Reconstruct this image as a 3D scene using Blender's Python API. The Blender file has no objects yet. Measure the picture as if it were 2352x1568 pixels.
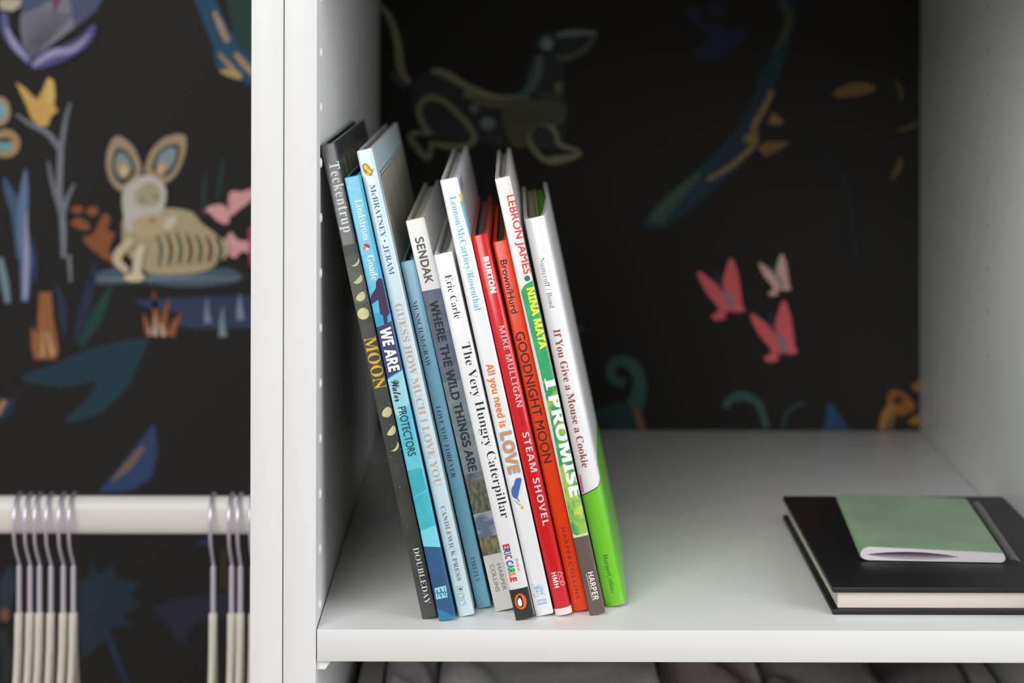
import bpy, bmesh, math, random
from mathutils import Vector, Matrix
from mathutils.geometry import tessellate_polygon
random.seed(7)
sc = bpy.context.scene
C = sc.collection

# ------------------------------------------------------------------ camera
F = 4708.0            # focal length in pixels of the 2352 px wide frame
CX, CY = 1176.0, 6.0  # principal point
PHI = 0.0022          # slight roll
HC = 0.3645           # camera height above the shelf top (z = 0)
D0 = 1.191            # camera distance in front of the wardrobe front (y = 0)
cam = bpy.data.cameras.new('camera')
cam.sensor_width = 36.0
cam.lens = F / 2352 * 36
cam.shift_y = -(784 - CY) / 2352
cam.clip_start = 0.05
cam.dof.use_dof = True
cam.dof.focus_distance = 1.213
cam.dof.aperture_fstop = 5.2
cam_o = bpy.data.objects.new('camera', cam)
cam_o.matrix_world = Matrix.Translation((0, -D0, HC)) @ Matrix.Rotation(math.pi/2, 4, 'X') @ Matrix.Rotation(PHI, 4, 'Z')
C.objects.link(cam_o)
sc.camera = cam_o

# ------------------------------------------------------------------ light
w = bpy.data.worlds.new('room_light'); sc.world = w; w.use_nodes = True
bg = w.node_tree.nodes['Background']
bg.inputs[0].default_value = (1.0, 0.965, 0.92, 1); bg.inputs[1].default_value = 0.46

def area(name, loc, target, sx, sy, power, col):
    l = bpy.data.lights.new(name, 'AREA'); l.shape = 'RECTANGLE'; l.size = sx; l.size_y = sy
    l.energy = power; l.color = col
    o = bpy.data.objects.new(name, l); o.location = loc
    o.rotation_euler = (Vector(target) - Vector(loc)).to_track_quat('-Z', 'Y').to_euler()
    C.objects.link(o); return o
area('window_light', (2.0, -1.05, 0.75), (0.0, 0.1, 0.1), 1.3, 1.3, 31, (0.90, 0.95, 1.0))
area('second_window_light', (-0.95, -2.42, 1.4), (0.0, 0.1, 0.1), 1.6, 1.6, 52, (0.98, 0.99, 1.0))
sc.view_settings.view_transform = 'Standard'
sc.view_settings.look = 'None'
sc.view_settings.exposure = 0.0
sc.view_settings.gamma = 1.0
sc.view_settings.use_curve_mapping = False

# ------------------------------------------------------------------ helpers
def unroll(px, py):
    dx, dy = px - CX, py - CY
    c, s = math.cos(PHI), math.sin(PHI)
    return dx*c + dy*s, -dx*s + dy*c
def at(px, py, d):
    x, y = unroll(px, py)
    return x*d/F, HC - y*d/F          # X, Z of that pixel at distance d

def lin(c):
    return tuple((v/255/12.92 if v <= 10.3 else ((v/255+0.055)/1.055)**2.4) for v in c)

_m = {}
def mat(col, rough=0.5, var=0.0, scale=60.0, coat=0.0, metal=0.0, col2=None, stretch=(1, 1, 1), bump=0.0, gain=1.0, trans=0.0, contrast=(0.35, 0.65)):
    """col is an sRGB 0-255 colour of the surface itself"""
    key = (tuple(col), rough, var, scale, coat, metal, tuple(col2) if col2 else None, stretch, bump, gain, trans, contrast)
    if key in _m: return _m[key]
    m = bpy.data.materials.new('surface'); m.use_nodes = True
    nt = m.node_tree; b = nt.nodes['Principled BSDF']
    a = tuple(min(0.93, v*gain) for v in lin(col))
    b.inputs['Base Color'].default_value = (*a, 1)
    b.inputs['Roughness'].default_value = rough
    b.inputs['Metallic'].default_value = metal
    b.inputs['Coat Weight'].default_value = coat
    b.inputs['Coat Roughness'].default_value = 0.15
    if trans:
        b.inputs['Transmission Weight'].default_value = trans
    tc = nt.nodes.new('ShaderNodeTexCoord'); mp = nt.nodes.new('ShaderNodeMapping')
    mp.inputs['Scale'].default_value = stretch
    nz = nt.nodes.new('ShaderNodeTexNoise'); nz.inputs['Scale'].default_value = scale; nz.inputs['Detail'].default_value = 5
    nt.links.new(tc.outputs['Object'], mp.inputs[0]); nt.links.new(mp.outputs[0], nz.inputs['Vector'])
    if col2 is not None or var > 0:
        rp = nt.nodes.new('ShaderNodeValToRGB')
        c2 = tuple(min(0.93, v*gain) for v in lin(col2)) if col2 else tuple(v*(1-var) for v in a)
        rp.color_ramp.elements[0].position = contrast[0]; rp.color_ramp.elements[1].position = contrast[1]
        rp.color_ramp.elements[0].color = (*c2, 1); rp.color_ramp.elements[1].color = (*a, 1)
        nt.links.new(nz.outputs[0], rp.inputs[0]); nt.links.new(rp.outputs[0], b.inputs['Base Color'])
    if bump:
        bp = nt.nodes.new('ShaderNodeBump'); bp.inputs['Strength'].default_value = bump; bp.inputs['Distance'].default_value = 0.0005
        nt.links.new(nz.outputs[0], bp.inputs['Height']); nt.links.new(bp.outputs[0], b.inputs['Normal'])
    _m[key] = m
    return m

def pages_mat(col=(228, 222, 212), axis='X', scale=900, dark=0.62):
    key = ('pages', tuple(col), axis, scale)
    if key in _m: return _m[key]
    m = bpy.data.materials.new('page_edges'); m.use_nodes = True
    nt = m.node_tree; b = nt.nodes['Principled BSDF']; b.inputs['Roughness'].default_value = 0.8
    tc = nt.nodes.new('ShaderNodeTexCoord')
    wv = nt.nodes.new('ShaderNodeTexWave'); wv.bands_direction = axis
    wv.inputs['Scale'].default_value = scale; wv.inputs['Distortion'].default_value = 1.5; wv.inputs['Detail'].default_value = 1
    rp = nt.nodes.new('ShaderNodeValToRGB'); a = lin(col)
    rp.color_ramp.elements[0].color = (*[v*dark for v in a], 1); rp.color_ramp.elements[1].color = (*a, 1)
    nt.links.new(tc.outputs['Object'], wv.inputs['Vector']); nt.links.new(wv.outputs[0], rp.inputs[0]); nt.links.new(rp.outputs[0], b.inputs['Base Color'])
    _m[key] = m
    return m

def tag(o, label=None, cat=None, group=None, kind=None):
    if label: o['label'] = label
    if cat: o['category'] = cat
    if group: o['group'] = group
    if kind: o['kind'] = kind
    return o
def empty(name, loc, label, cat, group=None, rot=(0, 0, 0)):
    o = bpy.data.objects.new(name, None); o.empty_display_size = 0.02
    o.location = loc; o.rotation_euler = rot; C.objects.link(o)
    return tag(o, label, cat, group)
def obj(name, bm, mats, parent=None, smooth=None):
    me = bpy.data.meshes.new(name)
    bm.normal_update(); bm.to_mesh(me); bm.free()
    for m in (mats if isinstance(mats, (list, tuple)) else [mats]): me.materials.append(m)
    if smooth is not None:
        me.shade_smooth(); me.set_sharp_from_angle(angle=math.radians(smooth))
    o = bpy.data.objects.new(name, me); C.objects.link(o); o.parent = parent
    return o

def box(bm, x0, x1, y0, y1, z0, z1, bev=0.0, seg=2):
    r = bmesh.ops.create_cube(bm, size=1)
    vs = r['verts']
    for v in vs:
        v.co = Vector(((x0+x1)/2 + v.co.x*(x1-x0), (y0+y1)/2 + v.co.y*(y1-y0), (z0+z1)/2 + v.co.z*(z1-z0)))
    if bev:
        es = list({e for v in vs for e in v.link_edges})
        bmesh.ops.bevel(bm, geom=es, offset=bev, segments=seg, affect='EDGES', profile=0.5)
def tube(bm, pts, radii, seg=12, caps=True, up=None):
    pts = [Vector(p) for p in pts]; n = len(pts)
    if not hasattr(radii, '__len__'): radii = [radii]*n
    rings = []; up = Vector(up) if up else None
    for i, p in enumerate(pts):
        t = (pts[min(i+1, n-1)] - pts[max(i-1, 0)]).normalized()
        if up is None:
            up = t.orthogonal().normalized()
        up = (up - t*up.dot(t)).normalized(); sd = t.cross(up)
        r = radii[i]
        rx, ry = r if hasattr(r, '__len__') else (r, r)
        rings.append([bm.verts.new(p + up*math.cos(a)*rx + sd*math.sin(a)*ry) for a in [2*math.pi*k/seg for k in range(seg)]])
    for a, b in zip(rings, rings[1:]):
        for k in range(seg):
            bm.faces.new((a[k], a[(k+1) % seg], b[(k+1) % seg], b[k]))
    if caps:
        bm.faces.new(rings[0][::-1]); bm.faces.new(rings[-1])
def smooth_path(pts, k=6, closed=False):
    n = len(pts); out = []
    rng = range(n) if closed else range(n-1)
    for i in rng:
        if closed: p = [pts[(i+j) % n] for j in (-1, 0, 1, 2)]
        else: p = [pts[max(i-1, 0)], pts[i], pts[i+1], pts[min(i+2, n-1)]]
        for q in range(k):
            t = q/k
            out.append(tuple(0.5*((2*b) + (-a+c)*t + (2*a-5*b+4*c-d)*t*t + (-a+3*b-3*c+d)*t**3) for a, b, c, d in zip(*p)))
    if not closed: out.append(tuple(pts[-1]))
    return out

# ---- flat print shapes: each returns (verts2d, faces)
def poly(pts, smooth=0):
    if smooth: pts = smooth_path(pts, smooth, True)
    tri = tessellate_polygon([[Vector((p[0], p[1], 0)) for p in pts]])
    return [tuple(p[:2]) for p in pts], [tuple(t) for t in tri]
def ell(cx, cy, rx, ry=None, rot=0, n=24):
    ry = ry or rx; c, s = math.cos(rot), math.sin(rot)
    pts = []
    for k in range(n):
        a = 2*math.pi*k/n; x, y = rx*math.cos(a), ry*math.sin(a)
        pts.append((cx+x*c-y*s, cy+x*s+y*c))
    return pts, [tuple(range(n))]
def stroke(pts, wd, smooth=4):
    """wd: width or list of widths along the path"""
    n0 = len(pts)
    ws = wd if hasattr(wd, '__len__') else [wd]*n0
    p3 = [(p[0], p[1], ws[min(i, len(ws)-1)]) for i, p in enumerate(pts)]
    if smooth: p3 = smooth_path(p3, smooth)
    vs = []; fs = []
    for i, p in enumerate(p3):
        a = p3[max(i-1, 0)]; b = p3[min(i+1, len(p3)-1)]
        dx, dy = b[0]-a[0], b[1]-a[1]; L = math.hypot(dx, dy) or 1
        h = max(p[2], 0.01)/2
        vs += [(p[0]-dy/L*h, p[1]+dx/L*h), (p[0]+dy/L*h, p[1]-dx/L*h)]
        if i: k = 2*i; fs.append((k-2, k-1, k+1, k))
    return vs, fs
def crescent(cx, cy, r, ph, rot=0, n=20):
    """ph -1..1: bulge of the inner edge"""
    pts = []
    for k in range(n+1):
        a = -math.pi/2 + math.pi*k/n; pts.append((math.cos(a)*r, math.sin(a)*r))
    for k in range(1, n):
        a = math.pi/2 - math.pi*k/n; pts.append((math.cos(a)*r*ph, math.sin(a)*r))
    c, s = math.cos(rot), math.sin(rot)
    return poly([(cx+x*c-y*s, cy+x*s+y*c) for x, y in pts])

# ---- lettering through Blender's own built-in text
def st(t, caps, low):
    return ''.join(chr(caps+ord(c)-65) if 'A' <= c <= 'Z' else chr(low+ord(c)-97) if 'a' <= c <= 'z' else c for c in t)
STYLES = {'gill': lambda t: t, 'serif': lambda t: st(t, 0x1D400, 0x1D41A), 'sans': lambda t: st(t, 0x1D5A0, 0x1D5BA),
          'bold': lambda t: st(t, 0x1D5D4, 0x1D5EE), 'italic': lambda t: st(t, 0x1D468, 0x1D482), 'script': lambda t: st(t, 0x1D4D0, 0x1D4EA)}
_tc = {}
def glyphs(t, style, off=0.0, space=1.0):
    key = (t, style, off, space)
    if key not in _tc:
        c = bpy.data.curves.new('lettering', 'FONT'); c.body = STYLES[style](t); c.offset = off
        c.space_character = space; c.resolution_u = 5; c.fill_mode = 'FRONT'
        o = bpy.data.objects.new('lettering', c); C.objects.link(o)
        me = bpy.data.meshes.new_from_object(o.evaluated_get(bpy.context.evaluated_depsgraph_get()))
        vs = [(v.co.x, v.co.y) for v in me.vertices]; fs = [tuple(p.vertices) for p in me.polygons]
        bpy.data.objects.remove(o); bpy.data.curves.remove(c); bpy.data.meshes.remove(me)
        _tc[key] = (vs, fs)
    return _tc[key]
def cap_h(style):
    vs, _ = glyphs('H', style); return max(v[1] for v in vs)

# ================================================================== THE SETTING
WL, WR = -0.1132, 0.3486          # inner faces of the right-hand unit
PT = 0.0190                       # panel thickness
LL = -0.1515                      # inner right face of the left-hand unit
YB = 0.560                        # back wall plane
ZF, ZT = -1.05, 1.15
white = mat((226, 226, 226), rough=0.35, var=0.02, scale=8, bump=0.02)
bm = bmesh.new(); box(bm, -1.6, 1.1, YB, YB+0.1, ZF, ZT+0.3)
wall = obj('wall_back', bm, mat((31, 28, 26), rough=0.85, var=0.25, scale=900))
tag(wall, 'black wallpapered wall with printed animals and plants behind the wardrobe', None, kind='structure')
bm = bmesh.new(); box(bm, -1.6, 1.1, -3.2, YB, ZF-0.1, ZF)
tag(obj('floor', bm, mat((150, 130, 110), rough=0.6, var=0.2, scale=6, stretch=(1, 8, 1))), 'floor below the wardrobe', None, kind='structure')

# ------------------------------------------------------------------ wardrobe units
uR = empty('wardrobe_unit', (WL-PT/2, 0, ZF), 'white wardrobe unit on the right, holding the shelf of picture books', 'wardrobe')
uL = empty('wardrobe_unit', (LL-PT/2, 0, ZF), 'white wardrobe unit on the left, with the clothes rail', 'wardrobe')
def inpar(o, p):
    o.parent = p; o.matrix_parent_inverse = Matrix.Translation(-Vector(p.location))
    return o
def panel(name, par, *a, bev=0.0006):
    bm = bmesh.new(); box(bm, *a, bev=bev)
    return inpar(obj(name, bm, white, None, 40), par)
panel('side_panel', uR, WL-PT, WL, 0, YB-0.001, ZF+0.001, ZT)
panel('side_panel', uR, WR, WR+PT, 0, YB-0.001, ZF+0.001, ZT)
panel('upper_shelf', uR, WL+0.0005, WR-0.0005, 0.001, YB-0.002, 0.392, 0.410)
panel('top_panel', uR, WL+0.0005, WR-0.0005, 0.001, YB-0.002, ZT-PT, ZT)
panel('bottom_panel', uR, WL+0.0005, WR-0.0005, 0.001, YB-0.002, ZF+0.06, ZF+0.08)
LLL = LL-0.712
panel('side_panel', uL, LL-0*PT, WL-PT-0.0006, 0, YB-0.001, ZF+0.001, ZT)
panel('side_panel', uL, LLL-PT, LLL, 0, YB-0.001, ZF+0.001, ZT)
panel('top_panel', uL, LLL+0.0005, LL-0.0005, 0.001, YB-0.002, ZT-PT, ZT)
panel('bottom_panel', uL, LLL+0.0005, LL-0.0005, 0.001, YB-0.002, ZF+0.06, ZF+0.08)

# caps in the drilled rows
def cap(x, y, z, sgn, m, r=0.0032, h=0.0016):
    bm = bmesh.new(); n = 16; prev = None
    for k, (rr, hh) in enumerate([(1, 0), (0.96, 0.45), (0.8, 0.8), (0.45, 1.0)]):
        ring = [bm.verts.new((sgn*(h*hh-0.0003), r*rr*math.cos(2*math.pi*i/n), r*rr*math.sin(2*math.pi*i/n))) for i in range(n)]
        if prev:
            for i in range(n): bm.faces.new((prev[i], prev[(i+1) % n], ring[(i+1) % n], ring[i]))
        prev = ring
    bm.faces.new(prev); bmesh.ops.recalc_face_normals(bm, faces=bm.faces)
    o = obj('hole_cap', bm, m, None, 60); o.location = (x, y, z)
    return inpar(o, uR)
cap_white = mat((252, 252, 252), rough=0.3)
for k in range(-1, 11):
    py = 120.6 + 126.5*k
    X, Z = at(735, py, D0+0.0215)
    cap(WL, 0.0215, Z, 1, cap_white)
cap_tan = mat((196, 172, 152), rough=0.6)
for k in range(9):
    X, Z = at(2270, 17+100*k, 1.5)
    cap(WR, 1.5-D0, Z, -1, cap_tan, r=0.0028, h=0.0005)

# ------------------------------------------------------------------ shelf (top at z = 0)
bm = bmesh.new(); box(bm, WL+0.0006, WR-0.0006, 0.0004, YB-0.0015, -0.0186, 0, bev=0.0005)
sh = obj('shelf', bm, mat((226, 226, 224), rough=0.32, var=0.02, scale=8, bump=0.02), None, 40)
tag(sh, 'white wardrobe shelf the row of picture books and the black notebook stand on', 'shelf')
# white support bracket under the left end of the shelf
bm = bmesh.new()
y0, y1 = 0.004, 0.45
prof = [(WL+0.0002, -0.0187), (WL+0.0088, -0.0187), (WL+0.0052, -0.0242), (WL+0.0026, -0.0242), (WL+0.0002, -0.0242)]
a = [bm.verts.new((x, y0, z)) for x, z in prof]; b = [bm.verts.new((x, y1, z)) for x, z in prof]
bm.faces.new(a); bm.faces.new(b[::-1])
for i in range(len(prof)):
    j = (i+1) % len(prof); bm.faces.new((a[i], b[i], b[j], a[j]))
bmesh.ops.recalc_face_normals(bm, faces=bm.faces)
tag(obj('shelf_bracket', bm, mat((238, 236, 236), rough=0.4)), 'small white bracket with a slanting end, tucked under the left end of the shelf', 'bracket')

# ================================================================== WALLPAPER PRINT
GW = 1.0
def motif(name, label, shapes):
    """shapes: list of (shape in photo pixels, sRGB surface colour); laid flat on the wall, later ones on top"""
    bm = bmesh.new(); mats = []
    for k, (sh_, col) in enumerate(shapes):
        m = mat(col, rough=0.8, var=0.18, scale=500)
        if m not in mats: mats.append(m)
        vs = []
        yy = YB - 0.0004 - 0.00012*k
        for (px, py) in sh_[0]:
            X, Z = at(px, py, D0+YB); vs.append(bm.verts.new((X, yy, Z)))
        for f in sh_[1]:
            try:
                fc = bm.faces.new([vs[i] for i in f]); fc.material_index = mats.index(m)
                fc.normal_update()
                if fc.normal.y > 0: fc.normal_flip()
            except ValueError: pass
    o = obj(name, bm, mats); o.parent = wall
    if label: o['label'] = label
    return o
def Q(pts, s, ox=0, oy=0): return [(p[0]/s+ox, p[1]/s+oy) for p in pts]
S1 = 2.7034
a_ = lambda *p: Q(p, S1)
# big striped flower, top left
sh_ = [(poly(a_((140, -20), (640, -20), (600, 60), (470, 170), (400, 120), (130, 90))), (78, 88, 118)),
       (poly(a_((130, 90), (240, 50), (330, -10), (430, -10), (465, 170), (330, 270), (215, 350), (180, 390), (150, 300), (125, 170))), (128, 128, 140)),
       (poly(a_((325, -20), (390, -20), (335, 90))), (120, 60, 90))]
for k in range(12):
    x = 140+k*28
    sh_.append((stroke(a_((175, 380), (x, 60+abs(k-6)*4)), 2.2, 0), (102, 102, 112)))
sh_ += [(poly(a_((10, 80), (50, 90), (70, 190), (130, 270), (185, 330), (185, 400), (110, 340), (40, 250), (12, 170)), 4), (98, 98, 150)),
        (stroke(a_((45, 170), (90, 270), (175, 370)), [6, 13, 6]), (160, 160, 195)),
        (poly(a_((200, 390), (240, 330), (340, 300), (440, 260), (530, 200), (580, 150), (600, 180), (560, 270), (470, 340), (340, 400), (215, 430)), 4), (88, 84, 140)),
        (stroke(a_((210, 405), (330, 330), (460, 305), (560, 210)), [8, 17, 13, 3]), (160, 158, 192)),
        (poly(a_((0, -10), (140, -10), (130, 40), (80, 70), (0, 55))), (190, 180, 165))]
motif('printed_flower', 'lilac and grey striped flower print at the top', sh_)
# yellow bud, grey branching stem
motif('printed_stem', 'pale grey branching stem with a yellow bud', [
    (stroke(a_((395, 1600), (392, 1400), (370, 1200), (375, 1000), (380, 880)), [10, 14, 13, 14, 13]), (128, 132, 142)),
    (stroke(a_((430, 1580), (440, 1750)), [9, 6]), (128, 132, 142)),
    (stroke(a_((100, 710), (190, 770), (300, 830), (375, 930)), [5, 10, 13, 13]), (118, 124, 134)),
    (stroke(a_((435, 640), (405, 760), (385, 900)), [6, 10, 12]), (118, 124, 134)),
    (stroke(a_((300, 1000), (330, 1150), (385, 1330)), [5, 10, 12]), (118, 124, 134)),
    (stroke(a_((465, 1140), (420, 1230), (390, 1340)), [5, 10, 12]), (118, 124, 134)),
    (poly(a_((100, 510), (150, 540), (230, 620), (265, 560), (300, 480), (335, 500), (345, 580), (340, 650), (360, 690), (320, 720), (300, 780), (250, 785), (200, 740), (160, 640))), (214, 172, 92)),
    (poly(a_((300, 480), (335, 500), (345, 600), (300, 640), (280, 560))), (226, 186, 108))])
motif('printed_leaf', None, [
    (stroke(a_((25, 1100), (60, 1200), (110, 1330), (130, 1600)), [4, 22, 28, 20]), (66, 92, 124)),
    (stroke(a_((160, 1050), (150, 1200), (140, 1400), (160, 1600), (155, 1870)), [5, 20, 24, 26, 16]), (100, 122, 160)),
    (stroke(a_((165, 1300), (165, 1600), (158, 1850)), [3, 10, 8]), (168, 168, 196)),
    (stroke(a_((0, 1600), (30, 1750), (50, 1880)), [14, 18, 12]), (118, 142, 150)),
    (stroke(a_((205, 1480), (215, 1640), (220, 1760)), [3, 12, 4]), (44, 66, 96))])
motif('printed_blossom', None, [
    (ell(-5/S1, 690/S1, 26, 34), (170, 150, 110)), (ell(-5/S1, 690/S1, 16, 20), (120, 172, 180)),
    (ell(35/S1, 890/S1, 34, 33), (170, 142, 102)), (ell(25/S1, 900/S1, 22, 18), (120, 158, 150)), (ell(30/S1, 868/S1, 18, 5), (30, 38, 30))])
# bird / leaf at the top right of the left bay
motif('printed_bird_tail', 'blue feather print with tan strokes at the top right', [
    (poly(a_((1200, -20), (1330, -20), (1420, 180), (1560, 330), (1640, 560), (1500, 500), (1345, 420), (1320, 280))), (30, 74, 100)),
    (poly(a_((1400, -20), (1640, -20), (1640, 400), (1470, 280))), (34, 58, 58)),
    (stroke(a_((1330, 70), (1370, 160), (1415, 260)), [8, 15, 12]), (168, 142, 118)),
    (stroke(a_((1460, 330), (1510, 390), (1600, 480)), [10, 15, 14]), (170, 142, 108)),
    (stroke(a_((1360, 330), (1420, 400), (1490, 470)), [6, 12, 10]), (166, 140, 108)),
    (stroke(a_((1370, 440), (1430, 455), (1500, 480)), [6, 15, 12]), (186, 158, 106))])
# rabbit-like animal
def tear(pts, cols):
    cx = sum(p[0] for p in pts)/len(pts); cy = sum(p[1] for p in pts)/len(pts)
    return cols
rb = []
earL = [(720, 845), (672, 920), (660, 1030), (690, 1130), (760, 1190), (830, 1140), (880, 1060), (850, 950), (800, 880)]
earR = [(1140, 835), (1030, 850), (950, 920), (905, 1020), (910, 1090), (1010, 1140), (1090, 1090), (1140, 990), (1158, 900)]
def shrink(pts, f, dx=0, dy=0):
    cx = sum(p[0] for p in pts)/len(pts)+dx; cy = sum(p[1] for p in pts)/len(pts)+dy
    return [(cx+(p[0]-cx)*f, cy+(p[1]-cy)*f) for p in pts]
for e, dy in ((earL, 40), (earR, 30)):
    rb += [(poly(a_(*e), 4), (166, 146, 118)), (poly(a_(*shrink(e, 0.66, 0, dy)), 4), (44, 56, 44)),
           (poly(a_(*shrink(e, 0.48, 0, dy-20)), 4), (128, 150, 158))]
rb += [(ell(770/S1, 1050/S1, 14, 20, -0.2), (176, 146, 96)), (ell(772/S1, 1062/S1, 8, 13), (210, 190, 150)),
       (ell(1005/S1, 1045/S1, 12, 18, 0.4), (180, 150, 112)), (ell(1000/S1, 1050/S1, 6, 11, 0.4), (206, 180, 140)),
       (poly(a_((790, 1330), (1000, 1290), (1180, 1310), (1260, 1390), (1350, 1460), (1370, 1560), (1330, 1650), (1200, 1695), (960, 1700), (880, 1660), (780, 1560), (760, 1440)), 4), (180, 164, 128)),
       (poly(a_((770, 1180), (900, 1085), (1010, 1130), (1035, 1220), (1000, 1320), (900, 1400), (800, 1440), (770, 1340)), 4), (196, 192, 180)),
       (poly(a_((850, 1180), (930, 1130), (1000, 1180), (985, 1260), (900, 1280), (840, 1250)), 4), (170, 164, 130)),
       (ell(885/S1, 1240/S1, 4), (78, 96, 78)), (ell(970/S1, 1220/S1, 4), (78, 96, 78)),
       (poly(a_((820, 1380), (950, 1330), (1050, 1360), (1000, 1450), (880, 1480)), 4), (190, 170, 132)),
       (ell(1060/S1, 1380/S1, 12, 20, 0.7), (206, 198, 176)), (ell(950/S1, 1365/S1, 9, 5), (170, 120, 80))]
for k in range(7):
    x = 960 + k*62
    rb.append((stroke(a_((x+15, 1440+abs(k-2)*8), (x+45, 1540), (x+30, 1650-k*6)), [5, 11, 6]), (112, 94, 66) if k % 2 else (100, 110, 88)))
    rb.append((stroke(a_((x+45, 1440+abs(k-2)*8), (x+75, 1540), (x+60, 1640-k*6)), [4, 9, 5]), (204, 186, 142)))
rb += [(stroke(a_((830, 1480), (750, 1560), (735, 1620), (800, 1680)), [18, 22, 20, 14]), (206, 190, 156)),
       (stroke(a_((890, 1520), (865, 1600), (850, 1720)), [16, 20, 22]), (214, 202, 176)),
       (poly(a_((790, 1700), (880, 1690), (900, 1730), (840, 1745), (785, 1730)), 3), (224, 204, 164))]
motif('printed_animal', 'tan long-eared animal print resting by a pool', rb)
motif('printed_rust_flower', None, [
    (ell(480/S1, 1300/S1, 14, 9), (142, 82, 46)), (ell(575/S1, 1310/S1, 14, 11), (142, 82, 46)),
    (poly(a_((440, 1380), (500, 1350), (560, 1400), (540, 1430), (470, 1410)), 3), (142, 82, 46)),
    (poly(a_((640, 1330), (685, 1350), (670, 1430), (715, 1450), (680, 1540), (700, 1620), (640, 1600), (540, 1520), (520, 1470), (580, 1450)), 3), (142, 82, 46))])
motif('printed_pink_flower', None, [
    (poly(a_((1250, 1310), (1330, 1270), (1400, 1280), (1425, 1350), (1410, 1390), (1350, 1370), (1300, 1320)), 3), (226, 160, 166)),
    (poly(a_((1430, 1190), (1500, 1190), (1570, 1170), (1570, 1230), (1500, 1290), (1430, 1340), (1420, 1280)), 3), (226, 160, 166)),
    (poly(a_((1380, 1540), (1430, 1440), (1480, 1490), (1570, 1500), (1570, 1570), (1500, 1560), (1460, 1600), (1400, 1570)), 3), (226, 160, 166)),
    (poly(a_((1540, 1420), (1600, 1380), (1600, 1680), (1550, 1640))), (170, 60, 90))])
motif('printed_reeds', None, [
    (stroke(a_((1280, 1060), (1265, 1200), (1275, 1350)), [3, 9, 6]), (26, 60, 58)),
    (stroke(a_((1395, 970), (1370, 1100), (1350, 1230)), [2, 9, 6]), (26, 60, 58))])
S2 = 2.7034
b_ = lambda *p: Q(p, S2, 0, 560)
motif('printed_pool', 'blue-grey rippled pool print under the animal', [
    (poly(b_((550, 210), (700, 150), (900, 190), (1200, 170), (1400, 150), (1500, 190), (1480, 230), (1300, 260), (1100, 265), (900, 245), (600, 250)), 3), (74, 92, 104)),
    (stroke(b_((560, 220), (900, 215), (1480, 215)), [3, 8, 3]), (112, 136, 146)),
    (stroke(b_((700, 160), (1000, 200), (1350, 180)), [3, 6, 3]), (96, 116, 126)),
    (poly(b_((820, 350), (1200, 330), (1620, 320), (1620, 520), (1200, 525), (1060, 500), (1130, 430), (900, 390))), (48, 60, 90)),
    (stroke(b_((1290, 330), (1285, 430), (1295, 490)), [2, 10, 17]), (126, 140, 154)),
    (stroke(b_((1385, 390), (1380, 500), (1385, 575)), [2, 12, 20]), (126, 146, 154)),
    (stroke(b_((1490, 310), (1490, 400), (1495, 470)), [2, 14, 18]), (126, 140, 154)),
    (stroke(b_((1600, 320), (1600, 480)), 14), (112, 124, 148))])
motif('printed_plume', None, [
    (poly(b_((245, 300), (320, 300), (330, 450), (365, 650), (350, 715), (215, 715), (195, 640), (195, 510), (230, 560))), (158, 100, 56)),
    (stroke(b_((270, 540), (265, 700)), [3, 12]), (190, 150, 100)), (stroke(b_((295, 540), (330, 690)), [3, 10]), (206, 170, 130)),
    (stroke(b_((955, 295), (965, 400), (975, 560)), [2, 12, 20]), (152, 92, 54)), (stroke(b_((895, 430), (910, 500), (935, 570)), [2, 12, 16]), (152, 92, 54)), (stroke(b_((1050, 335), (1025, 440), (1010, 570)), [2, 12, 22]), (152, 92, 54)), (stroke(b_((1130, 425), (1090, 490), (1060, 570)), [2, 13, 20]), (152, 92, 54)),
    (stroke(b_((965, 450), (965, 570)), [3, 9]), (206, 190, 180)), (stroke(b_((1000, 490), (1020, 570)), [3, 9]), (206, 190, 180)),
    (stroke(b_((930, 500), (930, 560)), [2, 8]), (196, 160, 140))])
motif('printed_teal_leaf', 'large dark teal leaf print', [
    (poly(b_((130, 830), (350, 740), (600, 640), (900, 590), (880, 700), (780, 900), (600, 1060), (400, 1100), (520, 990), (600, 860), (450, 880), (300, 880)), 3), (22, 58, 70)),
    (stroke(b_((600, 90), (540, 350), (470, 600)), [4, 26, 10]), (30, 44, 66)),
    (stroke(b_((690, 260), (600, 450), (500, 630)), [8, 30, 14]), (20, 66, 58)),
    (stroke(b_((350, 240), (390, 400), (400, 570)), [3, 22, 8]), (34, 48, 70))])
motif('printed_blue_petal', 'blue petal print with a brown stripe', [
    (poly(b_((960, 1110), (980, 1300), (940, 1450), (820, 1530), (610, 1545), (730, 1400), (850, 1250))), (42, 66, 108)),
    (stroke(b_((890, 1260), (800, 1370), (700, 1470)), [12, 18, 6]), (122, 98, 88))])
motif('printed_tail', None, [(poly(b_((0, 980), (100, 950), (60, 1060), (0, 1100))), (20, 52, 76)), (stroke(b_((-20, 1060), (30, 970)), [14, 14]), (170, 130, 96))])
S3 = 3.35
c_ = lambda *p: Q(p, S3, 0, 1100)
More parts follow.
